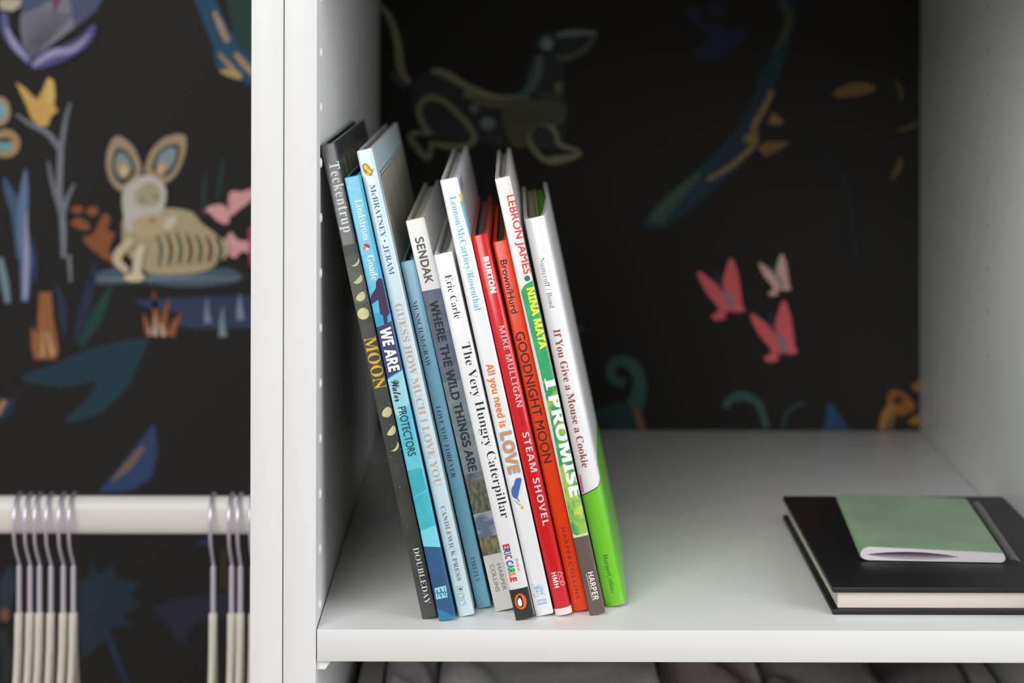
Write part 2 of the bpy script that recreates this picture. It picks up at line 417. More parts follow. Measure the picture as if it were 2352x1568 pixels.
fan = [(poly(c_((600, 780), (680, 760), (700, 600), (760, 740), (860, 640), (900, 760), (1080, 800), (1000, 900), (1100, 960), (940, 1060), (1040, 1120), (860, 1140), (800, 1250), (640, 1380), (600, 1200))), (30, 48, 62)),
       (stroke(c_((820, 1160), (900, 1380), (980, 1568)), [10, 14, 10]), (34, 52, 80)),
       (poly(c_((1180, 980), (1600, 880), (1850, 900), (1780, 1050), (1500, 1120), (1400, 1300), (1280, 1100)), 3), (42, 40, 58)),
       (poly(c_((1500, 490), (1640, 440), (1640, 520)), 0), (36, 56, 96)),
       (poly(c_((1700, 560), (1740, 520), (1760, 860), (1700, 840))), (62, 48, 36)),
       (poly(c_((0, 780), (90, 640), (130, 800), (80, 1000), (0, 1060))), (38, 60, 72)),
       (ell(40/S3, 1100+1040/S3, 12, 16), (120, 92, 60)),
       (stroke(c_((20, 1150), (60, 1400), (40, 1568)), [26, 30, 24]), (40, 46, 44))]
motif('printed_fan_leaf', 'dark blue fan leaf print below the clothes rail', fan)
# ---- right bay
S4 = 2.6133
d_ = lambda *p: Q(p, S4, 860, 0)
tan_ = (142, 136, 106); tl = (62, 88, 92)
dog = [(poly(d_((230, 500), (350, 430), (500, 500), (700, 590), (880, 590), (960, 540), (950, 400), (1000, 330), (950, 260), (1000, 210), (1090, 200), (1130, 400), (1150, 620), (1140, 800), (1080, 900), (900, 870), (780, 880), (640, 850), (440, 900), (250, 700)), 3), (44, 54, 54)),
       (stroke(d_((20, 20), (90, 100), (140, 260), (160, 420), (210, 500)), [6, 12, 16, 18, 10]), tan_),
       (stroke(d_((100, 440), (180, 530)), [8, 8]), tl),
       (stroke(d_((340, 425), (420, 440), (560, 520), (740, 590), (920, 590)), [10, 18, 15, 15, 10]), tan_),
       (stroke(d_((540, 560), (700, 620), (940, 600)), [8, 22, 14]), (104, 98, 72)),
       (stroke(d_((985, 330), (985, 420), (950, 520), (900, 570)), [18, 22, 16, 8]), (86, 100, 88)),
       (stroke(d_((940, 380), (930, 480), (880, 560), (780, 575)), [4, 6, 6, 4]), (52, 104, 112)),
       (stroke(d_((330, 800), (280, 720), (270, 640), (330, 585), (420, 610), (500, 680), (570, 760), (600, 820), (570, 870), (480, 880), (330, 860)), 13), (136, 132, 100)),
       (stroke(d_((350, 800), (230, 800), (230, 850), (320, 950), (340, 860)), [8, 12, 14, 14, 8]), (130, 128, 98)),
       (stroke(d_((1100, 830), (1060, 760), (980, 740), (930, 800), (940, 870), (1010, 950), (1090, 960), (1240, 920), (1120, 870), (1090, 830)), [10, 12, 12, 12, 12, 13, 20, 8, 12, 10]), (136, 132, 102)),
       (poly(d_((1080, 200), (1200, 180), (1340, 190), (1280, 290), (1180, 370), (1100, 380)), 3), (40, 50, 46)),
       (stroke(d_((1090, 215), (1200, 195), (1335, 200)), [10, 16, 6]), (118, 128, 124)),
       (stroke(d_((1335, 205), (1270, 290), (1170, 345), (1090, 350)), [6, 10, 14, 12]), (92, 92, 78)),
       (ell(860+1035/S4, 260/S4, 15), (124, 146, 148)),
       (ell(860+570/S4, 560/S4, 14, 10), (118, 128, 110)), (ell(860+600/S4, 650/S4, 11), (110, 122, 124)), (ell(860+680/S4, 740/S4, 17, 14), (122, 134, 122)),
       (ell(860+1110/S4, 525/S4, 10, 14), (124, 120, 90)),
       (poly(d_((780, 640), (960, 600), (1140, 620), (1130, 740), (1000, 740), (920, 800), (900, 880), (820, 860), (770, 740)), 3), (88, 86, 66)),
       (stroke(d_((980, 560), (1100, 580), (1130, 480)), [5, 9, 6]), (80, 84, 66))]
for k in range(14):
    x = 800+k*25
    dog.append((stroke(d_((x, 640+(k % 3)*8), (x-10, 850-max(0, k-5)*18)), 1.6, 0), (58, 62, 54)))
motif('printed_hound', 'dark green long-necked animal print with tan outlines', dog)
S5 = 2.6133
e_ = lambda *p: Q(p, S5, 1460, 0)
motif('printed_branch', 'dark blue branch print with tan strokes', [
    (poly(e_((820, -10), (930, -10), (960, 80), (930, 230), (860, 450), (760, 720), (640, 980), (480, 1130), (300, 1280), (180, 1360), (40, 1365), (120, 1230), (330, 1050), (560, 830), (680, 640), (740, 480), (830, 280), (900, 100)), 2), (26, 52, 66)),
    (stroke(e_((880, 20), (920, 100), (890, 220), (830, 300)), [8, 14, 12, 8]), (72, 74, 56)),
    (stroke(e_((820, 540), (770, 650), (710, 760), (720, 840), (690, 890), (580, 990), (430, 1080)), [12, 15, 16, 12, 14, 12, 10]), (132, 110, 74)),
    (ell(1460+680/S5, 830/S5, 12), (132, 110, 74)),
    (stroke(e_((390, 1040), (240, 1180), (110, 1330)), [14, 30, 34]), (62, 80, 66)),
    (poly(e_((790, 740), (820, 670), (890, 730), (860, 750))), (150, 112, 58)),
    (poly(e_((730, 890), (780, 850), (930, 850), (860, 900), (780, 940))), (124, 94, 48)),
    (poly(e_((1190, 550), (1280, 500), (1400, 500), (1440, 540), (1330, 575), (1200, 580)), 3), (122, 92, 46)),
    (stroke(e_((1560, 480), (1590, 540), (1590, 600)), [4, 14, 5]), (96, 78, 42)),
    (stroke(e_((1560, 790), (1640, 760), (1700, 740)), [4, 12, 10]), (92, 72, 40)),
    (stroke(e_((1590, 940), (1580, 1000), (1530, 1080)), [5, 14, 5]), (100, 80, 40)),
    (stroke(e_((1000, 840), (1250, 1050), (1320, 1560)), [4, 8, 14]), (28, 34, 36))])
motif('printed_blue_feather', None, [
    (poly(e_((310, 60), (380, 40), (400, 150), (480, 130), (540, 180), (640, 170), (650, 230), (560, 300), (520, 340), (440, 370), (350, 330), (400, 270), (440, 210), (340, 130)), 3), (28, 44, 66)),
    (poly(e_((420, 20), (530, 40), (550, 90), (470, 100))), (28, 44, 68))])
S6 = 2.2357
f_ = lambda *p: Q(p, S6, 1300, 500)
def bfly(name, o, k, col, col2, label):
    q = lambda *p: f_(*[(o[0]+x*k, o[1]+y*k) for x, y in p])
    motif(name, label, [
        (poly(q((-140, -110), (-60, -60), (0, 10), (35, 90), (0, 100), (5, 130), (-50, 140), (-65, 115), (-30, 80), (-100, -10)), 3), col),
        (poly(q((30, -180), (65, -110), (85, 10), (90, 60), (105, 90), (60, 100), (35, 85), (0, 0), (-10, -60)), 3), col),
        (stroke(q((-5, -10), (20, 30), (40, 80)), [8, 13, 12]), col2),
        (stroke(q((-40, -110), (-25, -40), (0, 0)), [6, 4, 3]), (46, 76, 76))])
bfly('printed_butterfly', (815, 385), 1.0, (242, 106, 112), (140, 140, 142), 'left red butterfly print')
bfly('printed_butterfly', (1085, 600), 1.0, (242, 106, 112), (140, 140, 142), 'lower red butterfly print')
bfly('printed_butterfly', (1085, 305), 0.68, (232, 188, 178), (164, 160, 150), 'small pale pink butterfly print')
motif('printed_scroll', 'teal curling scroll print at the shelf line', [
    (stroke(f_((300, 850), (235, 820), (240, 750), (310, 735), (370, 800), (375, 900), (330, 1000), (240, 1080)), [22, 20, 22, 26, 28, 34, 50, 60]), (52, 92, 90)),
    (poly(f_((120, 1010), (240, 950), (330, 950), (370, 1080), (120, 1080))), (38, 68, 66)),
    (poly(f_((335, 960), (385, 1000), (410, 1085), (370, 1085))), (132, 96, 80)),
    (stroke(f_((30, 600), (70, 570), (90, 560)), [20, 18, 8]), (52, 78, 80)),
    (stroke(f_((815, 975), (850, 930), (920, 915), (990, 960), (1030, 1080)), [14, 20, 22, 18, 16]), (56, 92, 88)),
    (stroke(f_((1230, 950), (1180, 960), (1130, 1010), (1110, 1080)), [8, 14, 10, 12]), (40, 66, 64))])
motif('printed_gold_flower', 'orange and gold flower print in the lower right corner', [
    (poly(f_((1340, 960), (1370, 955), (1450, 1085), (1325, 1085))), (34, 72, 104)),
    (poly(f_((1660, 890), (1720, 890), (1780, 940), (1790, 980), (1740, 1010), (1700, 1010), (1650, 970)), 3), (142, 84, 34)),
    (ell(1300+1705/S6, 500+935/S6, 12, 10), (70, 46, 26)),
    (stroke(f_((1680, 960), (1640, 1020), (1620, 1085)), [24, 22, 16]), (150, 108, 44)),
    (stroke(f_((1690, 1000), (1660, 1085)), [8, 10]), (120, 88, 40)),
    (poly(f_((1770, 860), (1810, 830), (1825, 870), (1800, 900))), (128, 92, 38)),
    (poly(f_((1750, 1050), (1790, 1010), (1830, 1020), (1800, 1070))), (136, 100, 40))])

# ================================================================== BOOKS
TIN = 0.0022
class Book:
    """a hardback: local x across the spine, y into the wardrobe, z up the spine"""
    def __init__(s, TL, BL, width_px, depth, label, base, D=0.0012, p=5.0, cover=None, flare=0.0, pages=(228, 222, 212), wave=0.0, rough=0.35, coat=0.3, inner=None, basekw={}, pg=0.0):
        # distance from where the lower left corner touches the shelf
        y = unroll(*BL)[1]; s.d = F*HC/y
        s.px = F/s.d/1000*1.0
        x0, _ = at(*BL, s.d); x1, z1 = at(*TL, s.d)
        s.th = math.atan2(x0-x1, z1); s.H = math.hypot(x0-x1, z1)
        s.W = width_px*s.d/F; s.Wd = depth; s.D = D
        s.O = Vector((x0, s.d-D0, 0.0001))
        s.root = empty('picture_book', s.O, label, 'book', 'picture books leaning in a row', rot=(0, -s.th, 0))
        # outer profile in (x, y)
        prof = [(-0.0, depth), (-0.0, depth*0.5), (0, 0.018), (0.0003, 0.0125), (0.0011, 0.010), (0.0005, 0.0075), (0.0, 0.006)]
        n = 22
        for k in range(n+1):
            t = math.pi*(1-k/n); ca, sa = math.cos(t), math.sin(t)
            a = math.copysign(abs(ca)**(2/p), ca); b = abs(sa)**(2/p)
            prof.append((s.W/2*(1+a), D*(1-b)))
        right = [(s.W, 0.006), (s.W-0.0005, 0.0075), (s.W-0.0011, 0.010), (s.W-0.0003, 0.0125), (s.W, 0.018), (s.W, depth*0.5), (s.W, depth)]
        prof += [(x+(flare*min(1, max(0, (y-0.005)/0.06)) if y > 0.006 else 0), y) for x, y in right]
        s.prof = prof
        s.cum = [0.0]
        for a, b in zip(prof, prof[1:]): s.cum.append(s.cum[-1]+math.hypot(b[0]-a[0], b[1]-a[1]))
        s.i0 = 7; s.i1 = 7+n
        s.s0 = s.cum[s.i0]; s.sL = s.cum[s.i1]-s.s0
        N = len(prof); nor = []
        for i in range(N):
            a = prof[max(i-1, 0)]; b = prof[min(i+1, N-1)]
            tx, ty = b[0]-a[0], b[1]-a[1]; L = math.hypot(tx, ty)
            nor.append((ty/L, -tx/L))       # outward
        s.nor = nor
        basem = mat(base, rough=rough, coat=coat, **basekw)
        bm = bmesh.new(); rows = []
        for z in (0, 0.0006, s.H-0.0006, s.H):
            e = 0.0004 if z in (0, s.H) else 0
            o = [bm.verts.new((q[0]-m_[0]*e, q[1]-m_[1]*e, z)) for q, m_ in zip(prof, nor)]
            rows.append(o)
        inn = []
        for z in (0, s.H):
            inn.append([bm.verts.new((q[0]-m_[0]*TIN, q[1]-m_[1]*TIN, z)) for q, m_ in zip(prof, nor)])
        for r0, r1 in zip(rows, rows[1:]):
            for i in range(N-1): bm.faces.new((r0[i], r0[i+1], r1[i+1], r1[i]))
        for i in range(N-1):
            f = bm.faces.new((inn[0][i], inn[1][i], inn[1][i+1], inn[0][i+1])); f.material_index = 1
            bm.faces.new((rows[0][i+1], rows[0][i], inn[0][i], inn[0][i+1]))
            bm.faces.new((rows[-1][i], rows[-1][i+1], inn[1][i+1], inn[1][i]))
        for i in (0, N-1):
            bm.faces.new((rows[0][i], rows[1][i], rows[2][i], rows[3][i], inn[1][i], inn[0][i]))
        bmesh.ops.recalc_face_normals(bm, faces=bm.faces)
        s.case = obj('cover', bm, [basem, mat(inner or (196, 190, 182), rough=0.6)], s.root, 50)
        # page block: head and tail gently wavy where gathered sheets spread
        bm = bmesh.new()
        x0, x1 = TIN+0.0003, s.W-TIN-0.0003-pg
        nx, ny = 8, 10
        grid = {}
        for top in (0, 1):
            for i in range(nx+1):
                for j in range(ny+1):
                    fx, fy = i/nx, j/ny
                    y = D+0.0034 + fy*(depth-0.004-D-0.0034)
                    x = x0+(x1-x0)*fx
                    if wave: x += wave*math.sin(fy*3.1)*(0.6 if i else 0)*(1-fx)*(fx)*4
                    z = (s.H-0.0032 if top else 0.0032)
                    if top: z -= 0.0007*math.cos(fx*math.pi*2*2)*min(1, wave*900+0.25)
                    y2 = y+0.0012*(1-(2*fx-1)**2)*(-1 if j == 0 else (-1 if j == ny else 0))
                    grid[top, i, j] = bm.verts.new((x, y2, z))
        for i in range(nx):
            for j in range(ny):
                bm.faces.new([grid[1, i, j], grid[1, i+1, j], grid[1, i+1, j+1], grid[1, i, j+1]])
                bm.faces.new([grid[0, i, j], grid[0, i, j+1], grid[0, i+1, j+1], grid[0, i+1, j]])
        for i in range(nx):
            for j in (0, ny): bm.faces.new([grid[0, i, j], grid[0, i+1, j], grid[1, i+1, j], grid[1, i, j]])
        for j in range(ny):
            for i in (0, nx): bm.faces.new([grid[0, i, j], grid[0, i, j+1], grid[1, i, j+1], grid[1, i, j]])
        bmesh.ops.recalc_face_normals(bm, faces=bm.faces)
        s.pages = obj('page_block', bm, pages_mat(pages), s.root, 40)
        s.layer = 0
    def inv(s, px, py):
        """photo pixel -> (s across the spine, v up the spine)"""
        X, Z = at(px, py, s.d); dx, dz = X-s.O.x, Z-s.O.z
        c, si = math.cos(s.th), math.sin(s.th)
        u = dx*c+dz*si; v = -dx*si+dz*c
        # x position on the profile -> arc length
        return s.arc(u), v
    def arc(s, u):
        if u <= s.prof[s.i0][0]: return s.s0+u
        if u >= s.W: return s.s0+s.sL+(u-s.W)
        for i in range(s.i0, s.i1):
            a, b = s.prof[i][0], s.prof[i+1][0]
            if a <= u <= b and b > a: return s.cum[i]+(s.cum[i+1]-s.cum[i])*(u-a)/(b-a)
        return s.s0+s.sL
    def pt(s, q, v, off):
        q = min(max(q, 0), s.cum[-1]-1e-6)
        i = 0
        while i < len(s.cum)-2 and s.cum[i+1] < q: i += 1
        t = (q-s.cum[i])/(s.cum[i+1]-s.cum[i])
        a, b = s.prof[i], s.prof[i+1]; na, nb = s.nor[i], s.nor[i+1]
        nx, ny = na[0]*(1-t)+nb[0]*t, na[1]*(1-t)+nb[1]*t
        return (a[0]+(b[0]-a[0])*t+nx*off, a[1]+(b[1]-a[1])*t+ny*off, min(max(v, 0.0001), s.H-0.0001))
    def put(s, name, shapes, label=None, raw=False, rough=0.4, apart=False, same=False):
        if apart:
            for q_ in shapes: s.put(name, [q_], label, raw, rough)
            return
        """shapes: (shape, material or sRGB); raw shapes are already in (s, v)"""
        bm = bmesh.new(); mats = []; lay = []
        ml = bm.faces.layers.int.new('lay')
        for sh_, col in shapes:
            m = col if isinstance(col, bpy.types.Material) else mat(col, rough=rough, coat=0.2, var=0.05, scale=300)
            if m not in mats: mats.append(m)
            if not (same and s.layer and sh_ is not shapes[0][0]): s.layer += 1
            pts = sh_[0] if raw else [s.inv(*p) for p in sh_[0]]
            vs = [bm.verts.new((p[0], p[1], s.layer+(p[2] if len(p) > 2 else 0))) for p in pts]
            for f in sh_[1]:
                try: fc = bm.faces.new([vs[i] for i in f]); fc.material_index = mats.index(m)
                except ValueError: pass
        if not bm.verts: return
        lo = min(v.co.x for v in bm.verts); hi = max(v.co.x for v in bm.verts)
        for q in s.cum[1:-1]:
            if lo < q < hi:
                bmesh.ops.bisect_plane(bm, geom=bm.verts[:]+bm.edges[:]+bm.faces[:], plane_co=(q, 0, 0), plane_no=(1, 0, 0), dist=1e-7)
        for v in bm.verts: v.co = s.pt(v.co.x, v.co.y, 0.00003+0.000018*v.co.z)
        bm.normal_update()
        for f in bm.faces:
            c = f.calc_center_median()
            if f.normal.dot(Vector((c.x-s.W/2, c.y-0.03, 0))) < 0: f.normal_flip()
        o = obj(name, bm, mats, s.root)
        if label: o['label'] = label
        return o
    def text(s, t, x0, y0, y1, cap, style, col, off=0.0, space=1.0, name='lettering', label=None, x1=None, outline=None, fat=0.0):
        """lettering that reads down the spine; (x0, y0) middle of the cap band at its start, y1 where it ends"""
        if off > 0: fat = max(fat, off*cap/cap_h(style)); off = 0.0
        vs, fs = glyphs(t, style, off, space)
        H = cap_h(style); a, b = min(v[0] for v in vs), max(v[0] for v in vs)
        q0, v0 = s.inv(x0, y0)
        X1 = x0+(y1-y0)*math.tan(s.th) if x1 is None else x1
        q1, v1 = s.inv(X1, y1)
        k = cap/ (F/s.d) / H
        L = (v0-v1)/(b-a)
        pts = [(q0+(q1-q0)*(x-a)/(b-a)+(y-H/2)*k, v0-(x-a)*L) for x, y in vs]
        sh = []
        def fatten(P0, w_):
            e = w_*s.d/F; n = len(P0); P, G = [], []
            for m_, (ox, oy) in enumerate(((e, 0), (-e, 0), (0, e), (0, -e), (e*.7, e*.7), (-e*.7, -e*.7), (e*.7, -e*.7), (-e*.7, e*.7))):
                P += [(q+ox, v+oy, m_*0.12) for q, v in P0]; G += [tuple(i+n*m_ for i in f) for f in fs]
            return P, G
        if outline: sh.append((fatten(pts, outline[1]*cap/H), outline[0]))
        if fat: pts, fs = fatten(pts, fat)
        sh.append(((pts, fs), col))
        return s.put(name, sh, label, raw=True)
    def flat(s, t, cx, cy, wpx, cap, style, col, name='lettering'):
        """lettering that reads across the spine"""
        vs, fs = glyphs(t, style); H = cap_h(style); a, b = min(v[0] for v in vs), max(v[0] for v in vs)
        q, v = s.inv(cx, cy); e = s.d/F
        s.put(name, [(([(q+(x-(a+b)/2)/(b-a)*wpx*e, v+(y-H/2)/H*cap*e) for x, y in vs], fs), col)], raw=True)
    def band(s, v_hi, v_lo, col, name='print', q0=0.0, q1=0.0, label=None, **k):
        """a printed band over the spine and on round the joints"""
        return s.put(name, [(([(s.s0+q0, v_lo), (s.s0+s.sL+q1, v_lo), (s.s0+s.sL+q1, v_hi), (s.s0+q0, v_hi)], [(0, 1, 2, 3)]), col)], label, raw=True, **k)
    def pxband(s, ytl, ytr, ybl, ybr, col, name='print', wrapL=0.0, wrapR=0.0, label=None):
        """band between two slanting lines given by where they cross the left and right spine edges (photo rows)"""
        def v(y, right):
            # invert along an edge: x such that the point is on that edge
            X = s.O.x + (s.W*math.cos(s.th) if right else 0)
            z = HC - (y-CY)*s.d/F
            return (z-(s.W*math.sin(s.th) if right else 0))/math.cos(s.th)
        a, b = s.s0-wrapL, s.s0+s.sL+wrapR
        return s.put(name, [(([(a, v(ybl, 0)), (b, v(ybr, 1)), (b, v(ytr, 1)), (a, v(ytl, 0))], [(0, 1, 2, 3)]), col)], label, raw=True)

Z1 = lambda *p: Q(p, 3.92, 700, 250)
Z2 = lambda *p: Q(p, 3.92, 980, 300)
Z3 = lambda *p: Q(p, 3.92, 750, 600)
Z4 = lambda *p: Q(p, 3.92, 1050, 650)
Z5 = lambda *p: Q(p, 3.41, 850, 980)
Z6 = lambda *p: Q(p, 3.4086, 1100, 980)

books = []
# 1 ---------------------------------------------------------------- black book with moons
B = Book((735.5, 334), (970, 1423), 35, 0.240, 'tallest picture book, black with yellow moon phases, leaning on the wardrobe side', (52, 54, 53),
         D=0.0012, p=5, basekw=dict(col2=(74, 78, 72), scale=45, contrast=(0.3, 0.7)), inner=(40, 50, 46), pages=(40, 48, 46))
books.append(B)
for ya, yb, c1 in ((566, 590, (78, 82, 74)), (590, 616, (92, 97, 86)), (616, 700, (106, 110, 98)), (700, 722, (94, 98, 88)), (722, 744, (78, 80, 74))):
    B.pxband(ya, ya-7, yb, yb-7, mat(c1, rough=0.4, coat=0.3, col2=tuple(int(v*0.8) for v in c1), scale=110, contrast=(0.3, 0.7)), 'cloud_print')
moon = (216, 212, 160)
cc = mat(moon, rough=0.4, var=0.15, scale=400)
mo = []
for (x, y, ph) in ((813, 599, 0.55), (820, 639, 0.12), (827, 679, -0.4)):
    mo.append((crescent(x, y, 12.5, ph, 0.75), cc))
mo.append((ell(834.5, 720, 13.5), cc))
for (x, y, ph) in ((887, 945, -0.55), (896, 987, -0.1), (903, 1023, 0.55)):
    mo.append((crescent(x, y, 13, ph, 0.6), cc))
for q_ in mo: B.put('moon_print', [q_])
stars = []
for k in range(34):
    t = random.random(); y = 345+1060*t; x = 738+(y-334)*0.2155+random.uniform(3, 32)
    stars.append((ell(x, y, random.uniform(0.5, 1.3), n=6), (150, 160, 150)))
B.put('star_print', stars, same=True)['kind'] = 'stuff'
B.text('Teckentrup', 766, 372, 532, 23, 'serif', (222, 230, 224), space=1.15)
B.text('MOON', 849, 774, 892, 27, 'serif', (228, 184, 44), label='gold foil lettering')
B.text('DOUBLEDAY', 955, 1257, 1386, 13, 'serif', (222, 224, 220), off=-0.011)
# gold title on the front board, reading away from the spine
B.layer = 0
vs, fs = glyphs('MOON', 'serif'); H_ = cap_h('serif'); wd_ = max(v[0] for v in vs)
B.put('cover_lettering', [(([(B.s0+B.sL+0.020+x/wd_*0.200, B.H-0.052+y/H_*0.040) for x, y in vs], fs), (206, 150, 36))], 'gold title on the front board', raw=True)
# 2 ---------------------------------------------------------------- blue watercolour book
B = Book((790.5, 409.5), (1010, 1427), 36.8, 0.252, 'blue watercolour picture book with a dark standing figure on the spine, second from the left', (80, 182, 212),
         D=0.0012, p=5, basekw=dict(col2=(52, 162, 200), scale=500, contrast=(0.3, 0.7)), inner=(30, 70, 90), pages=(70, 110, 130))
books.append(B)
wc = lambda c1, c2, s=110: mat(c1, rough=0.4, coat=0.25, col2=c2, scale=s, contrast=(0.3, 0.7))
B.pxband(720, 716, 870, 862, wc((40, 156, 196), (66, 176, 210)), 'water_print')
B.put('figure_print', [(poly(Z3((445, 185), (470, 150), (505, 158), (515, 200), (545, 300), (570, 460), (548, 490), (550, 590), (522, 590), (508, 490), (482, 470), (465, 345), (402, 395), (400, 310), (445, 240))), (62, 46, 84))], 'dark purple figure with long coat')
B.put('hill_print', [(poly(Z3((440, 600), (520, 570), (590, 530), (700, 960), (620, 1010), (540, 1062))), wc((52, 56, 110), (70, 64, 112), 60))])
B.put('water_print', [(poly([(890.5, 872), (905, 862), (927, 847), (1003, 1200), (960, 1214)]), wc((120, 206, 220), (72, 184, 202), 60)),
                      (poly([(890.5, 872), (905, 862), (927, 847), (942, 915), (920, 960), (906, 945)]), wc((196, 226, 232), (140, 208, 220), 50))])
B.put('water_print', [(poly(Z5((290, 345), (400, 318), (440, 490), (330, 560))), wc((64, 180, 190), (40, 160, 178), 50)),
                      (poly(Z5((330, 560), (455, 500), (520, 765), (400, 815))), wc((70, 192, 204), (52, 170, 188), 90)),
                      (poly(Z5((395, 815), (522, 765), (560, 945), (412, 932))), wc((128, 212, 226), (104, 200, 218), 50)),
                      (poly(Z5((412, 932), (560, 945), (690, 1500), (540, 1530))), wc((34, 96, 134), (40, 74, 118), 70)),
                      (poly(Z5((520, 1410), (680, 1495), (545, 1530))), wc((38, 128, 160), (30, 112, 150), 70))])
B.text('Lindstrom', 822.5, 458, 551, 16, 'serif', (236, 246, 248))
B.put('emblem', [(crescent(841.5, 567, 7.5, 0.0, -1.2), (206, 48, 40)), (crescent(841.5, 567, 7.5, 0.0, 1.94), (236, 236, 240)),
                 (poly([(841.5, 567), (834, 566), (835, 572), (839, 574)]), (232, 110, 50)), (poly([(841.5, 567), (848, 564), (848.5, 569)]), (60, 60, 110))], 'small round red and white emblem')
B.text('Goade', 849.5, 586, 643, 16, 'serif', (236, 246, 248))
B.text('WE ARE', 884.5, 753, 851, 25, 'bold', (240, 244, 248), off=0.02)
B.text('Water', 906, 872, 921, 17, 'script', (36, 50, 70), off=0.012)
B.text('PROTECTORS', 922.5, 934, 1046, 18, 'gill', (34, 52, 76), off=0.006)
B.put('logo', [(poly(Z5((505, 1262), (593, 1240), (608, 1332), (520, 1350))), (150, 214, 226))] +
      [(stroke(Z5(*p), 1.6, 0), (34, 96, 130)) for p in (((520, 1275), (535, 1335)), ((520, 1275), (560, 1330)), ((548, 1262), (562, 1335)), ((548, 1262), (585, 1320)), ((580, 1255), (595, 1325)), ((515, 1300), (598, 1290)))], 'pale square publisher logo')
# 3 ---------------------------------------------------------------- very pale blue book
B = Book((818.5, 348), (1054, 1418), 36.8, 0.262, 'very pale blue glossy picture book with copper spine title, third from the left', (204, 224, 230),
         D=0.0016, p=3.5, basekw=dict(var=0.03, scale=40), pages=(206, 198, 186))
books.append(B)
bf = Z1
B.put('butterfly_print', [(poly(bf((520, 500), (560, 492), (600, 540), (618, 560), (600, 600), (565, 600), (540, 580), (525, 545)), 3), (206, 150, 40)),
                          (ell(700+548/3.92, 250+528/3.92, 4, 6, -0.5), (240, 208, 90)), (ell(700+580/3.92, 250+562/3.92, 3.4, 6, -0.7), (244, 214, 110)),
                          (ell(700+570/3.92, 250+585/3.92, 3, 3), (240, 226, 170)),
                          (stroke(bf((518, 512), (545, 560), (612, 600)), 0.9), (96, 66, 30)), (stroke(bf((600, 560), (622, 535)), 0.6), (96, 66, 30))], 'small yellow butterfly')
B.text('McBRATNEY • JERAM', 855, 424, 630, 12, 'serif', (96, 104, 112), off=-0.006)
B.text('GUESS HOW MUCH I LOVE YOU', 914.5, 697, 1116, 15.5, 'serif', (202, 164, 130), off=-0.006, label='copper foil lettering')
B.text('CANDLEWICK PRESS', 1017, 1162, 1333, 10, 'serif', (110, 116, 120), off=-0.008)
lg = []
for k in range(3):
    c = (1056.5+3.2*k, 1352+15.5*k)
    lg.append((ell(*c, 8.2, 8.2, 0.56, 4), (110, 116, 120))); lg.append((ell(*c, 7.2, 7.2, 0.56, 4), (214, 230, 236)))
lg += [(ell(1057.5, 1352, 4.2, 3.4), (110, 116, 120)), (stroke([(1056, 1364), (1063, 1366), (1063, 1371), (1056, 1370)], 1), (110, 116, 120)), (stroke([(1060, 1379), (1067, 1384), (1061, 1386)], 1), (110, 116, 120))]
B.put('logo', lg, 'three small linked squares logo')
e0 = B.s0+B.sL; B.layer = 0
R4 = lambda a, b, c, d: ([(a, b), (c, b), (c, d), (a, d)], [(0, 1, 2, 3)])
B.put('cover_print', [(R4(e0+0.016, 0.018, e0+0.252, B.H-0.016), (84, 92, 96)), (R4(e0+0.0168, 0.019, e0+0.251, B.H-0.0167), (206, 222, 226)),
                      (R4(e0+0.018, 0.020, e0+0.250, B.H-0.018), (84, 92, 96)), (R4(e0+0.0185, 0.021, e0+0.249, B.H-0.0186), mat((196, 190, 172), rough=0.4, col2=(168, 164, 146), scale=25, coat=0.2)),
                      (ell(e0+0.09, B.H-0.06, 0.03, 0.018), mat((150, 146, 132), rough=0.4, col2=(180, 174, 158), scale=60)), (ell(e0+0.05, B.H-0.085, 0.006, 0.008), (150, 110, 84))], 'framed beige picture on the front board', raw=True)
# 4 ---------------------------------------------------------------- plain sky blue, short
B = Book((919.5, 603), (1096, 1399), 33, 0.212, 'short plain dusty blue picture book, top hidden low behind the pale blue one', (122, 182, 208),
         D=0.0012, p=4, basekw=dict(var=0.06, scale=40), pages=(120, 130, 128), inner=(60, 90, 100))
books.append(B)
B.text('MUNSCH/McGRAW', 951.5, 691, 841, 10, 'serif', (28, 58, 80), off=-0.008)
B.text('LOVE YOU FOREVER', 1006, 932, 1097, 10, 'serif', (28, 58, 80), off=-0.008)
B.text('FIREFLY', 1085, 1279, 1336, 10, 'serif', (44, 84, 108), off=-0.008)
# 5 ---------------------------------------------------------------- white and grey landscape book
B = Book((931.5, 508), (1138.5, 1405.5), 44, 0.256, 'white topped picture book with grey twilight scenery on the spine, fifth from the left', (220, 217, 212),
         D=0.0010, p=6, basekw=dict(var=0.05, scale=30), pages=(206, 198, 184))
books.append(B)
B.pxband(670, 662, 880, 872, mat((112, 122, 138), rough=0.45, col2=(92, 102, 120), scale=130, coat=0.1), 'sky_print')
B.pxband(880, 872, 1090, 1082, mat((134, 148, 150), rough=0.45, col2=(112, 126, 130), scale=130, coat=0.1), 'sky_print')
B.pxband(1090, 1082, 1108, 1100, mat((120, 126, 132), rough=0.45, col2=(84, 88, 92), scale=160), 'hill_print')
B.pxband(1108, 1100, 1182, 1172, mat((116, 112, 94), rough=0.45, col2=(70, 72, 70), scale=500, stretch=(1, 1, 0.5), contrast=(0.4, 0.6)), 'grass_print')
B.pxband(1182, 1172, 1236, 1228, mat((160, 168, 180), rough=0.45, col2=(96, 108, 132), scale=140, stretch=(0.5, 1, 1), contrast=(0.42, 0.58)), 'water_print')
B.pxband(1236, 1228, 1278, 1268, mat((136, 126, 86), rough=0.45, col2=(84, 84, 64), scale=700, stretch=(1, 1, 0.3), contrast=(0.4, 0.6)), 'grass_print')
B.text('SENDAK', 962, 545, 648, 18, 'sans', (100, 98, 96), fat=0.8)
